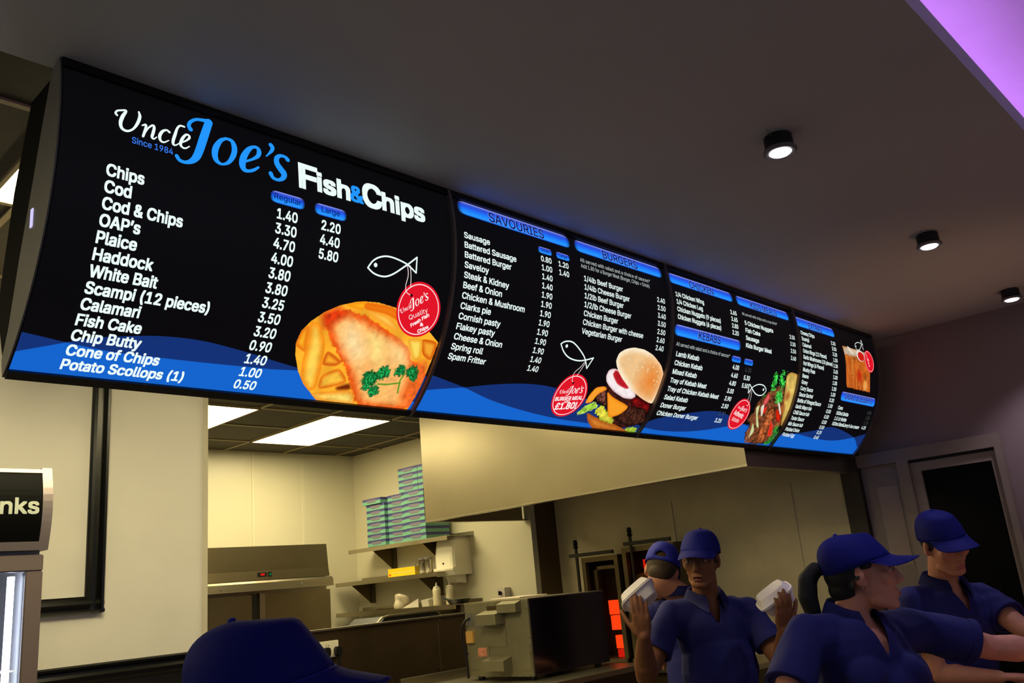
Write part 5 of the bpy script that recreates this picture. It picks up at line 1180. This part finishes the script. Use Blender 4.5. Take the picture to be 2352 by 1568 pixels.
def cap_on(root_, H, c, m, tilt=10.0, brim_drop=8.0, hole=False, up=0.0, sc=1.0):
    T = Matrix.Rotation(math.radians(-tilt), 3, 'X')                    # front edge up, back edge low
    O = Vector((0, .010, .030 + up))
    P = lambda q: Vector(c) + H @ (O + T @ (Vector(q) * sc))
    n, k = 56, 14; rx, ry = .0875, .108; rows_ = []
    def prof(t, fr):
        a = t * math.pi / 2
        rb, zb = math.cos(a) ** .80, .110 * math.sin(a) ** .92               # round back
        if t < .62: u = t / .62; rf, zf = 1 - .18 * u, .087 * u ** .95      # steep front panel
        else: u = (t - .62) / .38; rf, zf = .82 * (1 - u), .087 + .023 * u
        return rb + (rf - rb) * fr, zb + (zf - zb) * fr
    bm = bmesh.new()
    for j in range(k):
        t = j / k; row = []
        for i in range(n):
            ph = 2 * math.pi * i / n; fr = max(0, -math.sin(ph)) ** 1.3    # 1 straight ahead
            r, z = prof(t, fr)
            groove = 1 - .008 * max(0, 1 - abs(((ph / (2 * math.pi) * 6 + .5) % 1) - .5) * 14 / 1) * (0.3 + t)
            row.append(bm.verts.new(P((rx * r * math.cos(ph) * groove, ry * r * math.sin(ph) * groove + .024 * (z / .11) ** 1.3, z))))
        rows_.append(row)
    top = bm.verts.new(P((0, .024, .110)))
    for a, b in zip(rows_[:-1], rows_[1:]):
        for i in range(n): bm.faces.new((a[i], a[(i + 1) % n], b[(i + 1) % n], b[i]))
    for i in range(n): bm.faces.new((rows_[-1][i], rows_[-1][(i + 1) % n], top))
    if hole:
        dead = []
        for f in bm.faces:
            v = f.calc_center_median(); L = T.inverted() @ (H.inverted() @ (v - Vector(c)) - O)
            if L.y > 0 and (L.x / .034) ** 2 + ((L.z - .016) / .030) ** 2 < 1 and L.z > .014: dead.append(f)
        bmesh.ops.delete(bm, geom=dead, context='FACES'); even(bm, lambda v: (T.inverted() @ (H.inverted() @ (v.co - Vector(c)) - O)).z > .003)
    ge = bmesh.ops.solidify(bm, geom=bm.faces[:], thickness=.0022)
    cr = mk('cap', bm, m, root_, smooth=True)
    bm = bmesh.new(); ell(bm, P((0, .024, .1115)), (.007, .007, .004), H @ T, 12); mk('cap_button', bm, m, cr, smooth=True)
    # brim
    bm = bmesh.new(); G = []; nu, nv = 24, 8; a0 = math.radians(68)
    bd = math.radians(brim_drop)
    for j in range(nv + 1):
        w = j / nv; row = []
        for i in range(nu + 1):
            u = -1 + 2 * i / nu; a = u * a0
            x = rx * math.sin(a) * (1 + .06 * w); y0 = -ry * math.cos(a) * (.975 + .025 * min(1, w * 4))
            ext = .078 * max(0, 1 - u * u) ** .42 * w
            z = .004 - .006 * min(1, w * 4) - ext * math.tan(bd) - .036 * (abs(u) ** 2.0) * w * max(0, 1 - u * u) ** .42
            row.append(bm.verts.new(P((x, y0 - ext, z))))
        G.append(row)
    for a, b in zip(G[:-1], G[1:]):
        for i in range(nu): bm.faces.new((a[i], b[i], b[i + 1], a[i + 1]))
    bmesh.ops.solidify(bm, geom=bm.faces[:], thickness=.0035)
    mk('brim', bm, m, cr, smooth=True)
    bm = bmesh.new(); tube(bm, [P((rx * 1.004 * math.sin(-a0 + 2 * a0 * i / 20), -ry * 1.004 * math.cos(-a0 + 2 * a0 * i / 20), .0015)) for i in range(21)], .0016, 6); mk('brim_seam', bm, m, cr)
    return cr

def hand(bm, w, d, nrm, side, curl=(.35, .5, .4), spread=.10, k=1.0, thumb=(.80, .50, .35)):
    """palm, four fingers of different lengths and a thumb from the side of the palm"""
    w, d = Vector(w), Vector(d).normalized(); nrm = Vector(nrm); nrm = (nrm - d * nrm.dot(d)).normalized(); l = d.cross(nrm).normalized() * side
    M = Matrix((l, d, nrm)).transposed()
    ell(bm, w + d * .050 * k, (.040 * k, .054 * k, .015 * k), M); capsule(bm, w + d * .015 * k + l * .02 * k, .015 * k, w + d * .085 * k + l * .026 * k, .0125 * k); capsule(bm, w + d * .012 * k - l * .018 * k, .014 * k, w + d * .080 * k - l * .028 * k, .0115 * k)
    for i, (off, ln) in enumerate(((.029, .074), (.010, .083), (-.010, .077), (-.029, .060))):
        p = w + d * (.090 - .004 * abs(i - 1)) * k + l * off * k; ang = 0; dd = (d + l * off * spread * 30).normalized(); r = (.0092, .0094, .0090, .0080)[i] * k
        for f_, c_ in zip((.46, .30, .24), curl):
            ang += c_ * (1 + .08 * i); v = dd * math.cos(ang) + nrm * math.sin(ang); q = p + v * ln * f_ * k; capsule(bm, p, r, q, r * .92, 12); p = q; r *= .92
    p = w + d * .022 * k + l * .030 * k; r = .0125 * k
    v = (d * thumb[0] + l * thumb[1] + nrm * thumb[2]).normalized()
    for ln, tw in ((.042, .0), (.034, .25), (.026, .25)):
        v = (v + nrm * tw + d * tw * .4).normalized(); q = p + v * ln * k; capsule(bm, p, r, q, r * .90, 12); p = q; r *= .90

def person(nm, label, head, H, neck, B_, sR, sL, eR, wR, eL, wL, hands, hip, feet, skin, brow, lipc, shirt, capm, capk, voxel=.005, fem=False, belly=0.0, lean=None, sleeve=.62, open_=0, smile=0, face=True, hole=False, neckr=.055, vneck=True, ak=1.0, bust=0.0):
    V = Vector; head, neck, sR, sL, eR, wR, eL, wL, hip = map(V, (head, neck, sR, sL, eR, wR, eL, wL, hip))
    r = root('person', (hip.x, hip.y, 0), label, 'person')
    fw = B_ @ V((0, -1, 0)); lt = B_ @ V((1, 0, 0)); mid = (sR + sL) / 2; chest = mid + V((0, 0, -.115)) + fw * .012
    upv = (mid - hip).normalized()
    TB = Matrix((lt, (upv.cross(lt)).normalized(), upv)).transposed()
    bm = bmesh.new(); head_blobs(bm, H, head, fem)
    nb = head + H @ V((0, .022, -.055)); capsule(bm, nb, neckr, neck + V((0, 0, .01)), neckr + .004); capsule(bm, neck, neckr + .006, chest, .09)
    ell(bm, chest, (.145, .092, .15), TB); ell(bm, (chest + hip) / 2, (.125, .085, .19), TB); ell(bm, hip, (.14, .095, .12), TB)
    for s, e, w in ((sR, eR, wR), (sL, eL, wL)):
        capsule(bm, neck + V((0, 0, -.050)), .036, s + V((0, 0, -.008)), .042); capsule(bm, s + V((0, 0, -.006)), .044, s.lerp(e, .45), .047 * ak); capsule(bm, s.lerp(e, .45), .047 * ak, e, .039 * ak)
        fm = e.lerp(w, .3); capsule(bm, e, .038 * ak, fm, .042 * ak); capsule(bm, fm, .042 * ak, w, .027, asp=(1, .9))
    for (w, d, n_, sd, kw) in hands:
        if w is not None: hand(bm, w, d, n_, sd, **kw)
    kn = []
    for s, ft in zip((-1, 1), feet):
        hj = hip + lt * s * .09 + V((0, 0, -.06)); ft = V(ft); k_ = hj.lerp(ft, .48) + fw * .03
        capsule(bm, hj, .075, k_, .052); capsule(bm, k_, .05, ft + V((0, 0, .09)), .036); capsule(bm, ft + V((0, 0, .05)), .035, ft + fw * .15 + V((0, 0, .035)), .028); kn.append((hj, k_, ft))
    fuse('body', bm, skin, r, voxel, 5)
    # shirt
    bm = bmesh.new()
    ell(bm, chest + upv * .01, (.172, .116, .165), TB); ell(bm, (chest * .5 + hip * .5) + fw * (.01 + belly * .3), (.160 + belly * .3, .112 + belly * .5, .20), TB)
    capsule(bm, (chest + hip) / 2 + fw * belly * .3, .150, hip + upv * -.02, .150, 24, flat1=True, asp=(1.05, .76), up=TB @ V((0, 1, 0)))
    capsule(bm, neck + V((0, 0, -.040)), .070, chest, .115)
    for s, e in ((sR, eR), (sL, eL)):
        capsule(bm, neck + V((0, 0, -.035)) + (s - neck) * .25, .058, s + V((0, 0, -.006)), .058)
        capsule(bm, s + V((0, 0, -.004)), .060, s.lerp(e, sleeve), .071, 24, flat1=True); capsule(bm, s.lerp(chest, .25), .07, s.lerp(e, .25), .058)
    if bust:
        for s_ in (-1, 1): ell(bm, chest + fw * .085 + lt * s_ * .075 + upv * -.03, (.078, .062, .078), TB)
    sh = fuse('shirt', bm, shirt, r, voxel * 1.5, 6)
    # creases, then open the shirt at the neck
    me = sh.data; rs = random.Random(5); iv = B_.inverted()
    bm = bmesh.new(); bm.from_mesh(me); dead = []
    for v in bm.verts:
        q = v.co - chest
        w_ = math.sin(q.z * 34 + 5 * math.sin(q.x * 17 + q.y * 9) + q.x * 8) * math.sin(q.x * 21 - q.z * 13 + 1.3)
        v.co += v.normal * .0036 * w_
    for f in bm.faces:
        q = f.calc_center_median() - neck; L = iv @ q
        rr_ = math.hypot(L.x, L.y * .95)
        if L.z > -.004 and rr_ < .078: dead.append(f)
        elif vneck and L.y < .0 and -.115 < L.z <= .02 and abs(L.x) < .040 * (L.z + .115) / .115 + .003: dead.append(f)
    bmesh.ops.delete(bm, geom=dead, context='FACES'); even(bm); bmesh.ops.solidify(bm, geom=bm.faces[:], thickness=.002); bm.to_mesh(me); bm.free()
    for s, e in ((sR, eR), (sL, eL)):
        q = s.lerp(e, sleeve); d_ = (e - s).normalized(); bm = bmesh.new(); x, y, d_ = basis(d_); G = []
        for (o_, ra) in ((-.020, .0705), (.004, .0735), (.008, .0725), (.006, .062)): G.append([bm.verts.new(q + d_ * o_ + (x * math.cos(2 * math.pi * k / 36) + y * math.sin(2 * math.pi * k / 36)) * ra) for k in range(36)])
        for a, b in zip(G[:-1], G[1:]):
            for k in range(36): bm.faces.new((a[k], a[(k + 1) % 36], b[(k + 1) % 36], b[k]))
        bmesh.ops.recalc_face_normals(bm, faces=bm.faces[:]); mk('sleeve_hem', bm, shirt, r, smooth=True)
    # collar
    bm = bmesh.new(); G = []; n = 40
    for j, (rad, dz) in enumerate(((.064, .018), (.066, .036), (.073, .044), (.083, .030), (.098, .000))):
        row = []
        for i in range(n + 1):
            a = math.radians(24 + (312) * i / n); fr = max(0, math.cos(a)); tip = max(0, 1 - min(i, n - i) / 5)
            x, y = math.sin(a) * rad * (neckr / .055), -math.cos(a) * rad * 1.04 * (neckr / .055)
            z = dz - .034 * fr - (.030 * tip if j == 4 else .012 * tip if j == 3 else 0) + .012 * max(0, -math.cos(a))
            row.append(bm.verts.new(neck + B_ @ V((x, y - (.012 if j >= 3 else .0) * tip, z))))
        G.append(row)
    for a, b in zip(G[:-1], G[1:]):
        for i in range(n): bm.faces.new((a[i], a[i + 1], b[i + 1], b[i]))
    bmesh.ops.solidify(bm, geom=bm.faces[:], thickness=.003); mk('collar', bm, shirt, r, smooth=True)
    bm = bmesh.new()
    for hj, k_, ft in kn:
        capsule(bm, hj + V((0, 0, .03)), .098, k_, .070); capsule(bm, k_, .070, ft + V((0, 0, .07)), .062, flat1=True)
    ell(bm, hip + V((0, 0, -.03)), (.158, .112, .11), TB); fuse('trousers', bm, mat('black_trousers', (14, 14, 16), .8), r, .012, 3)
    for hj, k_, ft in kn:
        bm = bmesh.new(); capsule(bm, ft + V((0, 0, .045)), .045, ft + fw * .17 + V((0, 0, .036)), .036); ell(bm, ft + V((0, 0, .08)), (.045, .045, .04)); fuse('shoe', bm, mat('black_shoe', (12, 12, 12), .4), r, .008, 3)
    head_parts(r, H, head, skin, brow, lipc, open_, smile)
    cap_on(r, H, head, capm, hole=hole, **capk)
    return r
def short_hair(r, H, c, m, low=-.06):
    """close-cut hair: back and sides of the head under the cap"""
    bm = bmesh.new(); ell(bm, Vector(c) + H @ Vector((0, .022, .030)), (.0775, .090, .086), H, 40); ell(bm, Vector(c) + H @ Vector((0, .040, -.02)), (.060, .062, .055), H, 32)
    o = fuse('hair', bm, m, r, .005, 2); me = o.data; bm = bmesh.new(); bm.from_mesh(me); Hi = H.inverted(); dead = []
    for f in bm.faces:
        L = Hi @ (f.calc_center_median() - Vector(c))
        if L.y < -.018 + max(0, (L.z + .01)) * -.25 or L.z < low + max(0, .05 - L.y) * .9: dead.append(f)
    bmesh.ops.delete(bm, geom=dead, context='FACES'); even(bm); bm.to_mesh(me); bm.free(); return o

M_SHIRT = mat('royal_blue_jersey', (8, 13, 92), 0.85, var=0.08, scale=60, bump=0.08); M_CAP = mat('royal_blue_cap_cotton', (14, 24, 150), 0.75, var=0.06, scale=90, bump=0.06)
def skin_mat(n, c): return mat(n, c, 0.62, var=0.07, scale=28, bump=0.05, spec=0.3)
SK1 = skin_mat('brown_skin', (122, 78, 52)); SK2 = skin_mat('fair_skin', (206, 140, 116)); SK3 = skin_mat('light_skin', (190, 130, 102))
DH = mat('dark_hair', (14, 10, 9), .75, var=.3, scale=120, bump=.12); LIP1 = mat('brown_lips', (122, 66, 56), .4); LIP2 = mat('pink_lips', (176, 92, 86), .4)
FL = lambda a, b: ((a[0], a[1], 0.0), (b[0], b[1], 0.0))
NEU = ((.35, .5, .4))
def unit(*v): return Vector(v).normalized()
# man facing the camera, holding up two foam boxes
H = RM(-72, 4, 3); Bm = RM(-33)
m1 = person('person', 'person in blue cap and polo facing front, raising a white foam box in each hand',
    (2.832, .208, 1.532), H, (2.885, .243, 1.372), Bm, (2.755, .355, 1.325), (3.075, .155, 1.305), (2.560, .385, 1.085), (2.412, .263, 1.254), (3.030, -.010, 1.070), (2.870, -.118, 1.225),
    [((2.412, .263, 1.254), (-.20, -.12, 1), (.62, .50, .25), 1, dict(curl=(.12, .30, .3), spread=.005)), ((2.870, -.118, 1.225), (-.30, -.32, .85), (.45, .55, .55), -1, dict(curl=(.12, .30, .3), spread=.005))],
    (2.93, .27, .93), ((2.84, .34, 0), (3.01, .22, 0)), SK1, DH, LIP1, M_SHIRT, M_CAP, dict(tilt=10, brim_drop=24, up=.004), voxel=.0046, open_=.004, belly=.05, ak=1.16)
short_hair(m1, H, (2.832, .208, 1.532), DH)
def foam_box(c, R, label):
    r_ = root('takeaway_box', c, label, 'foam box')
    def half(z0, z1, w0, w1, nm, par=None, lip=True):
        bm = bmesh.new(); rings = []
        prof = [(z0, w0 * .90), (z0 + (z1 - z0) * .06, w0 * .97), (z1 - (z1 - z0) * .12, w1 * .97), (z1 - (z1 - z0) * .10, w1 * 1.05), (z1, w1 * 1.06)]
        for z, w in prof:
            ring = []
            for k in range(32):
                a = 2 * math.pi * k / 32; ca, sa = math.cos(a), math.sin(a); e = .42
                ring.append(bm.verts.new(Vector(c) + R @ Vector((w * math.copysign(abs(ca) ** e, ca), w * math.copysign(abs(sa) ** e, sa), z))))
            rings.append(ring)
        for a, b in zip(rings[:-1], rings[1:]):
            for k in range(32): bm.faces.new((a[k], a[(k + 1) % 32], b[(k + 1) % 32], b[k]))
        bm.faces.new(rings[0][::-1]); bm.faces.new(rings[-1]); bmesh.ops.recalc_face_normals(bm, faces=bm.faces[:])
        return mk(nm, bm, mat('white_foam', (226, 218, 222), .55, var=.02, scale=60), r_, smooth=False, bevel=0)
    half(-.052, .0, .064, .080, 'base'); half(.034, .0015, .064, .080, 'lid')
    return r_
def RE(a, b, c): return Euler((math.radians(a), math.radians(b), math.radians(c))).to_matrix()
# the boxes' flat bottoms look down towards the camera
def frame_to(nv, tw):
    z = Vector(nv).normalized(); x = Vector((0, 0, 1)).cross(z).normalized(); y = z.cross(x)
    return Matrix((x, y, z)).transposed() @ Matrix.Rotation(math.radians(tw), 3, 'Z')
foam_box((2.468, .308, 1.418), frame_to((-.14, .60, .76), 25), 'white foam takeaway box held up between the oven and the facing person')
foam_box((2.890, -.088, 1.360), frame_to((-.43, .32, .82), -18), 'white foam takeaway box held up behind the ponytailed person')

# person bent over the grills with their back to the camera
H = RM(122, 24, -16); Bm = RM(122)
b1 = person('person', 'person in blue cap and polo seen from behind, bending towards the kebab grills',
    (3.085, .600, 1.500), H, (3.150, .548, 1.372), Bm, (3.275, .355, 1.305), (3.075, .675, 1.310), (3.45, .48, 1.10), (3.61, .62, 1.02), (3.24, .81, 1.10), (3.46, .90, 1.04),
    [((3.61, .62, 1.02), (.8, .5, -.1), (0, 0, -1), 1, dict(spread=.004)), ((3.46, .90, 1.04), (.8, .5, -.1), (0, 0, -1), -1, dict(spread=.004))],
    (3.14, .49, .93), ((3.19, .40, 0), (3.09, .58, 0)), SK3, DH, LIP2, M_SHIRT, M_CAP, dict(tilt=8, brim_drop=12), voxel=.006, hole=True, vneck=False)
short_hair(b1, H, (3.085, .600, 1.500), mat('cropped_brown_hair', (64, 46, 28), .7, var=.3, scale=150), -.07)

# woman in profile reaching to the right
H = RM(24, -2, 0); Bm = RM(-24)
w1 = person('person', 'person with dark ponytail in blue cap and polo, in profile, arm stretched out',
    (2.166, -.792, 1.434), H, (2.138, -.745, 1.318), Bm, (1.970, -.665, 1.285), (2.325, -.825, 1.268), (1.800, -.650, 1.105), (1.880, -.860, 1.085), (2.520, -1.010, 1.175), (2.640, -1.215, 1.150),
    [((1.880, -.860, 1.085), (.75, -.62, .20), (-.2, -.1, -1), 1, dict(spread=.004, curl=(.5, .6, .5))), ((2.640, -1.215, 1.150), (.45, -.85, -.1), (0, 0, -1), -1, dict(spread=.004))],
    (2.19, -.72, .90), ((2.10, -.68, 0), (2.27, -.76, 0)), SK2, DH, LIP2, M_SHIRT, M_CAP, dict(tilt=12, brim_drop=19, up=-.002), voxel=.0042, fem=True, smile=.004, sleeve=.74, neckr=.050, belly=.08, bust=1)
bm = bmesh.new(); P = lambda *q: Vector((2.166, -.792, 1.434)) + H @ Vector(q)
ell(bm, P(0, .030, .010), (.079, .088, .075), H, 36); ell(bm, P(0, .055, -.035), (.060, .058, .050), H, 30)
for s in (-1, 1): capsule(bm, P(s * .070, -.020, .035), .014, P(s * .072, .030, -.030), .016)
o = fuse('hair', bm, DH, w1, .005, 2); me = o.data; bm = bmesh.new(); bm.from_mesh(me); Hi = H.inverted(); dead = []
for f in bm.faces:
    L = Hi @ (f.calc_center_median() - Vector((2.166, -.792, 1.434)))
    if L.y < -.030 or (L.y < .035 and L.z < .020 - (.0 if L.y < .01 else .03)): dead.append(f)
bmesh.ops.delete(bm, geom=dead, context='FACES'); even(bm); bm.to_mesh(me); bm.free()
bm = bmesh.new()
pt_ = [(P(0, .112, .030), .016), (P(0, .140, .035), .024), (P(0, .168, .005), .030), (P(0, .178, -.045), .031), (P(.004, .172, -.095), .026), (P(.01, .160, -.135), .012)]
for (a, ra), (b, rb) in zip(pt_[:-1], pt_[1:]): capsule(bm, a, ra, b, rb)
fuse('ponytail', bm, DH, w1, .006, 3)
bm = bmesh.new(); ell(bm, P(-.081, .010, -.036), (.003, .003, .003), H, 10); mk('ear_stud', bm, M_STEEL, w1)

# man on the right looking down
H = RM(-36, 20, -9); Bm = RM(-36)
r1 = person('person', 'person in bright-brimmed blue cap and polo looking down, before the dark door',
    (3.252, -.693, 1.504), H, (3.315, -.640, 1.350), Bm, (3.180, -.545, 1.298), (3.450, -.725, 1.288), (3.195, -.590, 1.010), (3.225, -.800, .995), (3.330, -.900, 1.150), (3.290, -1.130, 1.085),
    [((3.225, -.800, .995), (.30, -.92, -.05), (0, -.1, -1), 1, dict(spread=.004)), ((3.290, -1.130, 1.085), (.0, -.95, -.2), (0, 0, -1), -1, dict(spread=.004))],
    (3.36, -.60, .93), ((3.28, -.54, 0), (3.45, -.66, 0)), SK3, DH, LIP2, M_SHIRT, M_CAP, dict(tilt=11, brim_drop=18), voxel=.0048)
short_hair(r1, H, (3.252, -.693, 1.504), DH)

# nearest person: only the cap shows
H = RM(58, 0, 0); Bm = RM(58)
f1 = person('person', 'person of whom only the dark blue cap shows, before the steel partition',
    (0.132, -0.686, 1.350), H, (0.116, -0.643, 1.209), Bm, (0.001, -0.796, 1.152), (0.191, -0.476, 1.152), (0.026, -0.916, 0.892), (0.256, -0.996, 0.912), (0.286, -0.436, 0.892), (0.486, -0.536, 0.912),
    [((0.256, -0.996, 0.912), (.9, -.3, 0), (0, 0, -1), 1, dict(spread=.004)), ((0.486, -0.536, 0.912), (.85, -.4, 0), (0, 0, -1), -1, dict(spread=.004))],
    (0.046, -0.586, 0.802), ((-0.014, -0.676, 0), (0.096, -0.506, 0)), SK2, DH, LIP2, M_SHIRT, M_CAP, dict(tilt=12, brim_drop=27, sc=1.04), voxel=.007)
short_hair(f1, H, (0.132, -0.686, 1.350), DH)
